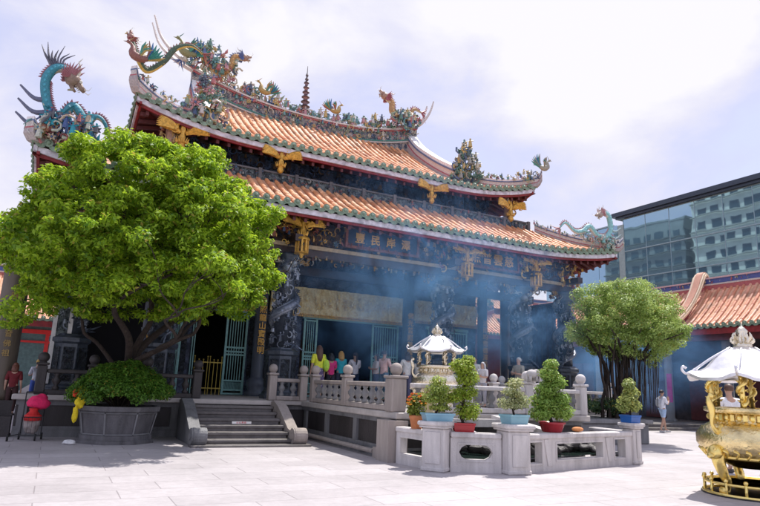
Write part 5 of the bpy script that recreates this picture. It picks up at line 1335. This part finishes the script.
def print_mat():
    m = mat('cloth_print', rough=.85, attr=True); N = m.node_tree.nodes; L = m.node_tree.links
    vo = N.new('ShaderNodeTexVoronoi'); vo.inputs['Scale'].default_value = 22; tc = N.new('ShaderNodeTexCoord'); L.new(tc.outputs['Object'], vo.inputs['Vector'])
    rp = N.new('ShaderNodeValToRGB'); rp.color_ramp.elements[0].position = .25; rp.color_ramp.elements[0].color = (.5, .42, .5, 1); rp.color_ramp.elements[1].position = .4; rp.color_ramp.elements[1].color = (.10, .07, .16, 1)
    L.new(vo.outputs['Distance'], rp.inputs[0]); L.new(rp.outputs[0], N['Principled BSDF'].inputs['Base Color']); return m
M['cloth_print'] = print_mat()
BK = PI
person((7.12, 17.5, PZ), BK, 1.64, 'woman with long brown hair, yellow-green top and patterned skirt, seen from behind', (.72, .75, .06), (.12, .08, .18), (.10, .05, .03), .3, skirt='print', bag=((.50, .75, .08), 'side'))
person((7.72, 17.95, PZ), BK, 1.45, 'person in magenta shirt beside the yellow-green top, seen from behind', (.62, .03, .18), (.03, .03, .05), (.02, .02, .02), .08, arms='fold')
person((8.62, 19.2, PZ), BK, 1.6, 'blond person in bright turquoise shirt facing the hall doorway', (.03, .42, .52), (.05, .06, .10), (.62, .36, .10), .12, arms='pray')
person((9.25, 19.4, PZ), BK, 1.6, 'person with dark ponytail, white shirt and navy trousers facing the doorway', (.72, .68, .74), (.02, .035, .09), (.03, .02, .03), 0, arms='pray', pony=True)
person((9.36, 17.45, PZ), R(110), 1.62, 'person in pale pink shirt bowing hands together, beside the lattice door', (.74, .50, .48), (.12, .2, .3), (.04, .03, .03), 0, arms='pray')
person((9.62, 18.5, PZ), R(-100), 1.55, 'person in white top with pink bag, left of the pale pink shirt', (.70, .62, .64), (.10, .15, .25), (.05, .04, .04), .15, arms='fold', bag=((.55, .2, .25), 'side'))
person((10.0, 17.1, PZ), BK, 1.6, 'person in white shirt just left of the platform incense burner', (.72, .68, .66), (.12, .12, .2), (.04, .03, .03), .1, arms='pray')
person((10.55, 17.3, PZ), R(150), 1.5, 'person in cream shirt half hidden by the platform incense burner', (.68, .60, .52), (.2, .2, .25), (.06, .04, .03), .1, arms='fold')
person((12.75, 17.2, PZ), R(-60), 1.6, 'person in white robe-like shirt standing right of the platform burner', (.72, .68, .62), (.62, .58, .52), (.05, .04, .05), 0, arms='pray')
person((11.1, 14.6, PZ), R(-70), 1.3, 'stooping grey-haired person behind the bright bonsai on the platform', (.62, .60, .62), (.3, .3, .35), (.45, .45, .48), .1, arms='fold')
person((13.6, 15.95, .9), R(-80), 1.66, 'elderly person with white hair and grey-beige shirt beyond the front balustrade', (.36, .33, .28), (.22, .20, .18), (.55, .53, .5), 0, arms='fold')
person((23.2, 18.0, 0), R(70), 1.74, 'man in white shirt and pale blue shorts walking in the right courtyard', (.74, .76, .84), (.38, .52, .72), (.03, .02, .02), 0, shorts=True, arms='pray', stride=.6, bag=((.35, .38, .42), 'back'))
person((12.75, 8.25, 0), R(160), 1.80, 'man in white shirt seen through the big gold incense burner', (.74, .74, .76), (.1, .12, .2), (.10, .05, .03), 0, arms='pray')
person((-.78, 17.0, .45), R(170), 1.22, 'person in dark red jacket with brown hair beside the thick left pillar', (.14, .01, .015), (.05, .02, .02), (.14, .05, .03), .1, arms='down')
person((-.35, 18.6, .55), R(200), 1.25, 'child in white and blue shirt behind the dark balustrade at left', (.62, .64, .72), (.05, .1, .4), (.5, .3, .05), 0, arms='fold')

# small terrace bit behind the left pillar
# ------------------------------------------------------------------ CART, YELLOW TOY
ct = thing('shopping_trolley', 'small black shopping trolley with hot pink and red bags, at the far left wall', 'trolley', (-.25, 15.95, 0))
t = MB(); cx, cy = -.25, 15.95
for x in (cx-.2, cx+.2):
    t.tube([(x, cy+.15, .08), (x, cy+.2, .95), (x, cy+.32, 1.02)], .014, 6); t.tube([(x, cy-.2, .1), (x, cy-.2, .5)], .012, 6); t.tube([(x, cy-.2, .12), (x, cy+.15, .12)], .012, 6); t.tube([(x, cy-.2, .5), (x, cy+.17, .5)], .012, 6)
t.tube([(cx-.2, cy+.32, 1.02), (cx+.2, cy+.32, 1.02)], .018, 7); t.tube([(cx-.2, cy-.2, .5), (cx+.2, cy-.2, .5)], .012, 6); t.tube([(cx-.2, cy-.2, .12), (cx+.2, cy-.2, .12)], .012, 6)
for k in range(5): t.tube([(cx-.16+k*.08, cy-.2, .12), (cx-.16+k*.08, cy-.2, .5)], .005, 4)
t.tube([(cx-.2, cy-.15, .14), (cx-.42, cy-.25, .1)], .012, 6)
t.build('frame', M['iron'], ct)
for dx, dy in ((-.22, .15), (.22, .15), (.1, -.2), (-.42, -.25)):
    w_ = MB(); w_.smooth = True; w_.tube([(cx+dx-.02, cy+dy, .075), (cx+dx+.02, cy+dy, .075)], .075, 14); w_.build('wheel', M['rubber'], ct)
def bag_mesh(o, c, s, col, seed, name='sack', mat_=None):
    t = MB(); t.smooth = True; t.col = col; t.ball(c, 1, 28, 20, s); rr = random.Random(seed); ph = [rr.random()*6 for _ in range(4)]
    from mathutils import noise as mn
    q_ = []
    for p in t.v:
        w_ = Vector(((p[0]-c[0])/s[0], (p[1]-c[1])/s[1], (p[2]-c[2])/s[2]))
        f_ = 1+.30*mn.noise(w_*1.3+Vector((seed*7, 0, 0)))+.10*mn.noise(w_*3.2+Vector((0, seed*5, 0)))
        q_.append(tuple(Vector(c)+(Vector(p)-Vector(c))*f_))
    t.v = q_
    return t.build(name, mat_ or M['cloth'], o)
o = thing('pink_bag', 'hot pink bag heaped on top of the black shopping trolley', 'bag', (cx, cy, .7)); bag_mesh(o, (cx+.08, cy, .82), (.22, .17, .16), (.75, .02, .12), 1)
o = thing('carrier_bag', 'striped red and white carrier bag inside the black shopping trolley', 'bag', (cx, cy, .14)); bag_mesh(o, (cx, cy, .34), (.17, .15, .2), (.35, .30, .28), 2)
t = MB(); t.col = (.65, .03, .03); t.smooth = True; t.lathe([(.175, 0), (.18, .06), (.165, .12)], cx, cy, .42, 16); t.lathe([(.15, 0), (.08, .08), (.1, .14)], cx, cy, .54, 12); t.build('red_top', M['cloth'], o)
yt = thing('yellow_raincoat', 'bright yellow bundle with a red ball hung over the planter edge at left', 'bundle', (.66, 15.25, .6))
bag_mesh(yt, (.68, 15.1, 1.03), (.16, .14, .17), (.82, .62, .02), 3, 'hood'); bag_mesh(yt, (.62, 15.08, .86), (.1, .08, .12), (.80, .62, .02), 4, 'fold'); bag_mesh(yt, (.55, 15.05, .62), (.055, .05, .18), (.80, .60, .02), 6, 'strap')
bag_mesh(yt, (.50, 15.05, 1.06), (.055, .05, .075), (.75, .05, .02), 5, 'red_ball'); bag_mesh(yt, (.80, 15.0, .99), (.08, .05, .05), (.14, .06, .03), 7, 'brown_patch')
for q in ((.62, 1.2), (.7, 1.22), (.78, 1.18)): pass
o = thing('crumpled_paper', 'white crumpled paper on the ground at the left foot of the planter', 'litter', (.5, 14.9, 0)); bag_mesh(o, (.50, 14.9, .05), (.13, .07, .05), (.7, .7, .7), 8, 'paper')

# dark sentry window + white carved strips at left behind the tree
kp = thing('side_pavilion', 'dark carved side wall with two white edged strips behind the tree', 'pavilion', (.6, 18.3, PZ))
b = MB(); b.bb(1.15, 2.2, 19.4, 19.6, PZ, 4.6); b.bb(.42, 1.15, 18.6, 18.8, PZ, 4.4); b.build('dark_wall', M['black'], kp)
for x in (-.16, .2): b = MB(); b.bb(x, x+.1, 17.62, 17.72, 1.2, 4.3); b.build('white_strip', M['white_paint'], kp)
b = MB(); b.bb(-.06, .2, 17.64, 17.7, 1.2, 4.3); b.build('relief_panel', M['balustrade_relief'], kp)

# ------------------------------------------------------------------ SIDE WINGS
def wing_roof(mb_t, mb_g, ridge_pts, eave_pts, D, n_rows, over=.25):
    pass
rw = thing('east_wing', 'right side wing with orange tiled roof and dark smoky gallery', 'temple wing', (30, 18, 0))
def simple_slope(o, frame, u0, u1, D, z0, H, name='tiled_roof', red=True):
    global TC
    keep = TC; TC = [(.74, .30, .17), (.78, .36, .22), (.68, .26, .14), (.76, .40, .26), (.60, .22, .12)]
    tl, en = MB(), MB(); zf = lambda u, d: z0+H*(.6*d/D+.4*(d/D)**1.8)
    n_, st_ = tile_rows(tl, u0, u1, 0, D, zf, hip0=False, hip1=False, frame=frame, step=.33)
    eave_ends(en, u0, u1, n_, st_, zf, frame)
    r_ = tl.build(name, M['tile'], o); en.build('eave_tiles', M['tile_green'], r_); TC = keep
    f = MB()
    vs = [Vector(frame(u, d, z0+t)) for u in (u0, u1) for d in (.04, .1) for t in (-.38, -.10)]
    f.add(vs, [(0, 1, 5, 4), (2, 6, 7, 3), (0, 4, 6, 2), (1, 3, 7, 5), (0, 2, 3, 1), (4, 5, 7, 6)]); f.build('eave_board', M['red_wood'], r_)
    return r_, zf
frA = lambda u, d, z: (27.5+d, u, z)
ra, zfa = simple_slope(rw, frA, 2.0, 20.05, 2.5, 4.85, 2.35)
frB = lambda u, d, z: (27.9+d, u, z)
rb, zfb = simple_slope(rw, frB, 20.6, 34.0, 3.2, 4.95, 2.35)
def banded_ridge(o, pts, name='roof_ridge', sc=1.0, flowers=True):
    r_ = MB(); sweep_ridge(r_, pts, .3, .4, [(-.15*sc, .3*sc, .32, (.45, .12, .12)), (.15*sc, .08*sc, .36, (.6, .52, .46)), (.23*sc, .26*sc, .26, (.08, .11, .30)), (.49*sc, .08*sc, .36, (.62, .42, .42))])
    if flowers:
        for i in range(len(pts)-1):
            a, b_ = V(*pts[i]), V(*pts[i+1]); L_ = (b_-a).length
            for j in range(int(L_*6)): p = a.lerp(b_, random.random()); clutter(r_, (p.x-.14, p.y, p.z+.35*sc), (.02, .02, .08), 1, s=.08, pal=[(.6, .45, .1), (.5, .12, .1), (.1, .3, .2), (.55, .5, .45)])
    return r_.build(name, M['painted'], o)
banded_ridge(rw, [(30.0, y, 7.1) for y in np.linspace(2, 20.2, 12)])
banded_ridge(rw, [(31.1, y, 7.2+.25*abs((y-22)/4)**1.5*(1 if y < 22 else 0)) for y in np.linspace(20, 34, 12)])
# white curled end ridge
e = MB(); pts = [(27.2, 20.45, 4.95), (27.8, 20.35, 5.3), (28.5, 20.3, 5.95), (29.1, 20.3, 6.7), (29.55, 20.35, 7.35), (29.85, 20.4, 7.72), (30.15, 20.4, 7.78), (30.35, 20.3, 7.55), (30.3, 20.2, 7.3)]
sweep_ridge(e, cr(pts, 4), .5, .4, [(-.3, .30, .3, (.45, .10, .10)), (0, .1, .66, (.74, .56, .38)), (.1, .1, .5, (.80, .66, .48)), (.2, .05, .34, (.6, .3, .2))]); e.build('curled_end_ridge', M['painted'], rw)
b = MB(); b.bb(31.4, 35, 2, 34, 0, 7.0); b.build('rear_hall', M['dark_red'], rw)
b = MB(); b.bb(31.1, 31.4, 2, 34, 0, 6.6); b.build('gallery_wall', mat('gallery_brown', (.05, .04, .045), .7, var=.4, scale=3), rw)
for y in np.arange(3, 33, 2.9):
    b = MB(); b.bb(31.04, 31.09, y, y+1.9, .3, 3.4); b.bb(31.0, 31.039, y+.9, y+1.0, .35, 3.35); b.build('gallery_door', M['dark_red'], rw)
b = MB(); b.bb(27.85, 28.1, 2, 34, 4.2, 4.55); b.build('gallery_beam', M['dark_red'], rw)
for y in (4, 7.5, 11, 14.6, 18.2, 21.4, 23.6, 26, 29.5): 
    b = MB(); b.smooth = True; b.lathe([(.3, 0), (.3, .2), (.2, .3), (.19, 4.4)], 28.2, y, .13, 14); b.build('gallery_column', M['grey_column'] if 'grey_column' in M else M['stone_grey'], rw)
b = MB(); b.bbox(19.2, 40, 18.75, 40, 0, .12, .02); b.bbox(19.6, 40, 19.15, 40, .122, .26, .02); b.bbox(27.2, 40, 2, 18.74, 0, .20, .02); b.build('gallery_floor', M['stone_step'], rw)
b = MB(); b.bb(27.3, 27.36, 20.6, 20.85, 1.2, 2.6); bn = b.build('banner', mat('magenta_cloth', (.45, .02, .22), .8), rw)
# far pavilion seen between the columns
fp = thing('rear_pavilion', 'distant pavilion with pink tiled roof glimpsed between the right dragon columns', 'pavilion', (32, 42, 0))
frC = lambda u, d, z: (u, 40+d, z)
r_, zf = simple_slope(fp, frC, 30.9, 33.6, 3, 5.9, 2.0); banded_ridge(fp, [(30.7, 43, 8.0), (31.5, 43, 7.9), (33, 43, 7.9), (33.8, 43, 8.2)], flowers=False)
b = MB(); b.bb(31.2, 33.4, 40.8, 45, 0, 5.9); b.build('pavilion_wall', M['dark_red'], fp)
c_ = MB(); clutter(c_, (32.2, 42.8, 8.6), (1.3, .1, .3), 50, s=.3); c_.build('ridge_figurines', M['painted'], fp)
rh = thing('rear_hall', 'dark rear hall with tiled roof closing the view between the right columns', 'temple hall', (30, 50, 0))
b = MB(); b.bb(20.5, 60, 47, 56, 0, 9.2); b.build('wall', M['dark_red'], rh)
r_, zf = simple_slope(rh, lambda u, d, z: (u, 45.6+d, z), 20, 60.5, 4, 7.9, 2.6); banded_ridge(rh, [(19.8, 49.7, 10.7), (40, 49.7, 10.4), (60.6, 49.7, 10.8)], flowers=False)
# left far wing
lw = thing('west_wing', 'left side wing with pale orange tiled roof and red door frames behind the pillar', 'temple wing', (-5, 36, 0))
frD = lambda u, d, z: (u, 33.4+d, z); r_, zf = simple_slope(lw, frD, -14, .6, 3.5, 3.95, 2.4); banded_ridge(lw, [(-14, 37, 6.3), (-6, 37, 6.2), (.6, 37, 6.4)], flowers=False)
b = MB(); b.bb(-14, .6, 35, 40, 0, 4.5); b.build('wall', mat('green_grey_wall', (.10, .17, .17), .7, var=.3), lw)
b = MB()
for x in np.arange(-13.5, .6, 1.45): b.bb(x-.09, x+.09, 34.9, 34.99, 0, 3.4)
b.bb(-14, .6, 34.86, 34.995, 3.3, 3.5); b.bb(-14, .6, 34.88, 34.99, 2.85, 2.95); b.build('red_frames', mat('bright_red_paint', (.60, .02, .02), .5, var=.15), lw)
b = MB(); b.bb(-14, .6, 34.4, 34.9, 0, .3); b.build('step', M['stone_step'], lw)

# ------------------------------------------------------------------ MODERN GLASS BUILDING
gbd = thing('glass_building', 'modern office building with tinted glass facade reflecting apartment blocks', 'building', (45, 28, 0))
def glass_mat():
    m = bpy.data.materials.new('tinted_glass'); m.use_nodes = True; nt = m.node_tree; N = nt.nodes; L = nt.links
    b_ = N['Principled BSDF']; b_.inputs['Base Color'].default_value = (.33, .49, .58, 1); b_.inputs['Metallic'].default_value = .82; b_.inputs['Roughness'].default_value = .02
    tc = N.new('ShaderNodeTexCoord'); no = N.new('ShaderNodeTexNoise'); no.inputs['Scale'].default_value = .35; no.inputs['Detail'].default_value = 2; L.new(tc.outputs['Object'], no.inputs['Vector'])
    bp = N.new('ShaderNodeBump'); bp.inputs['Strength'].default_value = .02; bp.inputs['Distance'].default_value = .3; L.new(no.outputs['Fac'], bp.inputs['Height']); L.new(bp.outputs[0], b_.inputs['Normal'])
    return m
GM = glass_mat()
rows = [0, 3.4, 6.3, 9.1, 11.75, 14.3, 17.35]; ys = np.arange(2.0, 38.2, 2.4)
for i in range(len(rows)-1):
    g_ = MB()
    for y in ys[:-1]:
        j = random.uniform(-.008, .008)
        g_.add([(45+j, y+.02, rows[i]+.02), (45-j, y+2.38, rows[i]+.02), (45-j, y+2.38, rows[i+1]-.02), (45+j, y+.02, rows[i+1]-.02)], [(0, 3, 2, 1)])
    g_.build('glass_row', GM, gbd)
b = MB(); 
for z in rows[1:-1]: b.bb(44.93, 45.05, 2, 38, z-.04, z+.04)
for y in ys: b.bb(44.97, 45.05, y-.02, y+.02, 0, 17.3)
b.build('mullions', mat('mullion', (.35, .45, .47), .4, metal=.3), gbd)
b = MB(); b.bb(45.06, 70, 2, 37.9, 0, 17.5); b.bb(44.95, 46.5, 37.95, 38.6, 0, 16.9); b.build('wall', mat('pale_green_wall', (.34, .42, .40), .7), gbd)
b = MB(); b.bb(44.5, 70.5, 1.5, 38.9, 17.62, 18.02); b.bb(44.7, 70, 1.8, 38.6, 17.42, 17.6); b.build('roof_slab', mat('slate_metal', (.06, .075, .10), .4, metal=.3), gbd)

for i in range(len(rows)-1):
    g_ = MB()
    for y in np.arange(38.65, 48.2, 2.4):
        j = random.uniform(-.008, .008); zt = rows[i+1] if i < len(rows)-2 else 17.0
        g_.add([(45+j, y+.02, rows[i]+.02), (45-j, y+2.38, rows[i]+.02), (45-j, y+2.38, zt-.02), (45+j, y+.02, zt-.02)], [(0, 3, 2, 1)])
    g_.build('glass_row', GM, gbd)
b = MB(); b.bb(45.06, 60, 38.65, 48.3, 0, 16.9); b.build('north_wall', bpy.data.materials['pale_green_wall'], gbd)
b = MB(); b.bb(44.9, 60, 39.25, 48.4, 17.0, 17.12); b.build('roof_edge', bpy.data.materials['mullion'], gbd)
def apartment(name, x0, x1, y0, y1, H, label, col, win_col=(.05, .09, .11)):
    o = thing(name, label, 'building', ((x0+x1)/2, (y0+y1)/2, 0), 0)
    b = MB(); b.bb(x0, x1, y0, y1, 0, H); b.bb(x0-.1, x1+.1, y0-.1, y1+.1, H+.01, H+.5); b.build('wall', mat(name+'_wall', col, .8, var=.15, scale=.5), o)
    wm_ = mat(name+'_glass', win_col, .15); am_ = mat(name+'_awn', tuple(c*.6 for c in col), .7); cnt = 0
    m1 = MB(); m1.bb(0, .07, 0, 1.9, 0, 1.5); p1 = None; m2 = MB(); m2.bb(0, 1.9, -.07, 0, 0, 1.5); p2 = None
    fl = int(H/3.2); spots = []
    for f in range(fl-1, -1, -1):
        z = f*3.2+1.1
        spots += [(x1+.002, y, z, 0) for y in np.arange(y0+1.0, y1-1.9, 3.1)]+[(x, y0-.002, z, 1) for x in np.arange(x0+1.0, x1-1.9, 3.1)]
    if 'tower' in name: spots.sort(key=lambda q: (q[3], -q[2]))
    for (x, y, z, side) in spots[:100]:
        if side == 0:
            if p1 is None: p1 = m1.build('window', wm_, o, world=False); w_ = p1
            else: w_ = p1.copy(); COL.objects.link(w_); w_.parent = o
        else:
            if p2 is None: p2 = m2.build('window', wm_, o, world=False); w_ = p2
            else: w_ = p2.copy(); COL.objects.link(w_); w_.parent = o
        w_.location = (x-o.location.x, y-o.location.y, z)
    bl = MB()
    for f in range(fl):
        z = f*3.2+.62; bl.bb(x0-.5, x1+.9, y0-.9, y0-.11, z, z+.16); bl.bb(x1+.11, x1+.9, y0-.1, y1, z, z+.16)
    bl.build('balcony_slabs', am_, o)
    return o
# ------------------------------------------------------------------ SMOKE
def smoke(x0, x1, y0, y1, z0, z1, label, dens, scale, col=(.24, .52, 1.0), lo=.46):
    m = bpy.data.materials.new('smoke'); m.use_nodes = True; nt = m.node_tree; N = nt.nodes; L = nt.links; N.remove(N['Principled BSDF'])
    v = N.new('ShaderNodeVolumePrincipled'); v.inputs['Color'].default_value = (*col, 1); v.inputs['Anisotropy'].default_value = .2
    v.inputs['Absorption Color'].default_value = (.2, .4, .9, 1)
    tc = N.new('ShaderNodeTexCoord'); no = N.new('ShaderNodeTexNoise'); no.inputs['Scale'].default_value = scale; no.inputs['Detail'].default_value = 5; no.inputs['Roughness'].default_value = .6; no.inputs['Distortion'].default_value = 1.4
    L.new(tc.outputs['Object'], no.inputs['Vector'])
    mr = N.new('ShaderNodeMapRange'); mr.inputs[1].default_value = lo; mr.inputs[2].default_value = .68; mr.inputs[3].default_value = dens*.04; mr.inputs[4].default_value = dens; L.new(no.outputs['Fac'], mr.inputs[0])
    # fade towards the box faces (Generated coords)
    sp = N.new('ShaderNodeVectorMath'); sp.operation = 'SUBTRACT'; sp.inputs[1].default_value = (.5, .5, .5); L.new(tc.outputs['Generated'], sp.inputs[0])
    ln = N.new('ShaderNodeVectorMath'); ln.operation = 'LENGTH'; L.new(sp.outputs[0], ln.inputs[0])
    fd = N.new('ShaderNodeMapRange'); fd.inputs[1].default_value = .08; fd.inputs[2].default_value = .5; fd.inputs[3].default_value = 1; fd.inputs[4].default_value = 0; L.new(ln.outputs['Value'], fd.inputs[0])
    mu = N.new('ShaderNodeMath'); mu.operation = 'MULTIPLY'; L.new(mr.outputs[0], mu.inputs[0]); L.new(fd.outputs[0], mu.inputs[1]); L.new(mu.outputs[0], v.inputs['Density'])
    L.new(v.outputs[0], N['Material Output'].inputs['Volume'])
    b = MB(); b.bb(x0, x1, y0, y1, z0, z1); o = b.build('incense_smoke', m); tag(o, label, 'smoke', kind='stuff'); return o
smoke(5.2, 17.2, 13.2, 20.6, .98, 7.5, 'blue incense smoke drifting before the central doors and columns of the hall', .72, .55)
smoke(6.5, 16, 17.2, 20.0, 6.6, 9.6, 'thin blue smoke rising past the upper gallery of the hall', .35, .7)
smoke(21.5, 30.8, 16.5, 26, .4, 5.5, 'blue incense smoke hanging in the right courtyard before the gallery', .6, .4)

# ------------------------------------------------------------------ BACKGROUND
apartment('apartment_block', -62, -28, 84, 104, 40, 'dark grey apartment block mirrored in the left part of the glass facade', (.20, .24, .24))
apartment('apartment_tower', -52, -28, 58, 82, 48, 'pale apartment tower mirrored in the right part of the glass facade', (.55, .58, .52), (.03, .06, .08))


# ------------------------------------------------------------------ WORLD, SUN, CAMERA
CLD0, CLD1, CLD2, CLD3 = (.606, .558, .567), (.747, .523, .411), (.51, .57, .645), (.10, .86, .50)
sd = V(.38, .20, .90).normalized()
el = math.asin(sd.z); azr = math.atan2(sd.x, sd.y)
W = bpy.data.worlds.new('World'); S.world = W; W.use_nodes = True; nt = W.node_tree; N = nt.nodes; L = nt.links
bg = N['Background']; sk = N.new('ShaderNodeTexSky'); sk.sky_type = 'NISHITA'; sk.sun_disc = False; sk.sun_elevation = el; sk.sun_rotation = azr
sk.air_density = 1.0; sk.dust_density = 1.5; sk.ozone_density = 1.0
L.new(sk.outputs[0], bg.inputs[0]); bg.inputs[1].default_value = .13
tc = N.new('ShaderNodeTexCoord'); mp = N.new('ShaderNodeMapping'); mp.inputs['Scale'].default_value = (1, 1, 1.7); mp.inputs['Location'].default_value = (.35, .1, .2); L.new(tc.outputs['Generated'], mp.inputs[0])
no = N.new('ShaderNodeTexNoise'); no.inputs['Scale'].default_value = 3.2; no.inputs['Detail'].default_value = 10; no.inputs['Roughness'].default_value = .55; no.inputs['Distortion'].default_value = .25; L.new(mp.outputs[0], no.inputs['Vector'])
nb = N.new('ShaderNodeTexNoise'); nb.inputs['Scale'].default_value = 1.1; nb.inputs['Detail'].default_value = 2; L.new(mp.outputs[0], nb.inputs['Vector'])
tot = N.new('ShaderNodeMath'); tot.operation = 'MULTIPLY_ADD'; tot.inputs[1].default_value = .5; L.new(nb.outputs['Fac'], tot.inputs[0])
hf = N.new('ShaderNodeMath'); hf.operation = 'MULTIPLY'; hf.inputs[1].default_value = .62; L.new(no.outputs['Fac'], hf.inputs[0]); L.new(hf.outputs[0], tot.inputs[2]); cur = tot.outputs[0]
# a few big cumulus banks at fixed bearings of the real sky
nv = N.new('ShaderNodeVectorMath'); nv.operation = 'NORMALIZE'; L.new(tc.outputs['Generated'], nv.inputs[0])
for d_, a_, w_ in ((CLD0, .20, .955), (CLD1, .05, .975), (CLD2, .14, .985), (CLD3, .05, .975)):
    dt = N.new('ShaderNodeVectorMath'); dt.operation = 'DOT_PRODUCT'; dt.inputs[1].default_value = V(*d_).normalized(); L.new(nv.outputs[0], dt.inputs[0])
    r_ = N.new('ShaderNodeMapRange'); r_.interpolation_type = 'SMOOTHSTEP'; r_.inputs[1].default_value = w_; r_.inputs[2].default_value = 1; r_.inputs[3].default_value = 0; r_.inputs[4].default_value = a_; L.new(dt.outputs['Value'], r_.inputs[0])
    ad = N.new('ShaderNodeMath'); ad.operation = 'ADD'; L.new(cur, ad.inputs[0]); L.new(r_.outputs[0], ad.inputs[1]); cur = ad.outputs[0]
rp = N.new('ShaderNodeValToRGB'); rp.color_ramp.elements[0].position = .50; rp.color_ramp.elements[0].color = (.80, .80, .80, 1); rp.color_ramp.elements[1].position = .62; rp.color_ramp.elements[1].color = (1, 1, 1, 1)
L.new(cur, rp.inputs[0])
cm = N.new('ShaderNodeValToRGB'); cm.color_ramp.elements[0].position = .55; cm.color_ramp.elements[0].color = (.60, .61, .82, 1); cm.color_ramp.elements[1].position = .70; cm.color_ramp.elements[1].color = (.85, .835, .88, 1); L.new(cur, cm.inputs[0])
b2 = N.new('ShaderNodeBackground'); L.new(cm.outputs[0], b2.inputs[0]); b2.inputs[1].default_value = .62
mx = N.new('ShaderNodeMixShader'); L.new(rp.outputs[0], mx.inputs[0]); L.new(bg.outputs[0], mx.inputs[1]); L.new(b2.outputs[0], mx.inputs[2]); L.new(mx.outputs[0], N['World Output'].inputs[0])
su = bpy.data.lights.new('sun', 'SUN'); su.energy = 2.9; su.angle = R(.6); su.color = (1, .955, .90)
so = bpy.data.objects.new('sun', su); link(so); so.rotation_euler = (-sd).to_track_quat('-Z', 'Y').to_euler(); so.location = (0, 0, 30)

YAW, PIT, ROL = R(27.4), R(12.2), R(2.3)
h = V(math.sin(YAW), math.cos(YAW), 0); r = V(math.cos(YAW), -math.sin(YAW), 0); zz = V(0, 0, 1)
fw = h*math.cos(PIT)+zz*math.sin(PIT); up = zz*math.cos(PIT)-h*math.sin(PIT)
r2 = r*math.cos(ROL)+up*math.sin(ROL); u2 = up*math.cos(ROL)-r*math.sin(ROL)
cam = bpy.data.cameras.new('camera'); cam.sensor_width = 36; cam.lens = 608/760*36; cam.clip_end = 1000; cam.clip_start = .1
co = bpy.data.objects.new('camera', cam); link(co)
mw = Matrix((r2, u2, -fw)).transposed().to_4x4(); mw.translation = (0, 0, 1.5); co.matrix_world = mw
S.camera = co
S.render.engine = 'CYCLES'
S.view_settings.view_transform = 'Standard'; S.view_settings.look = 'None'; S.view_settings.exposure = .9; S.view_settings.gamma = 1; S.view_settings.use_curve_mapping = False
S.cycles.max_bounces = 6; S.cycles.volume_bounces = 1; S.cycles.volume_step_rate = 3; S.cycles.volume_max_steps = 64
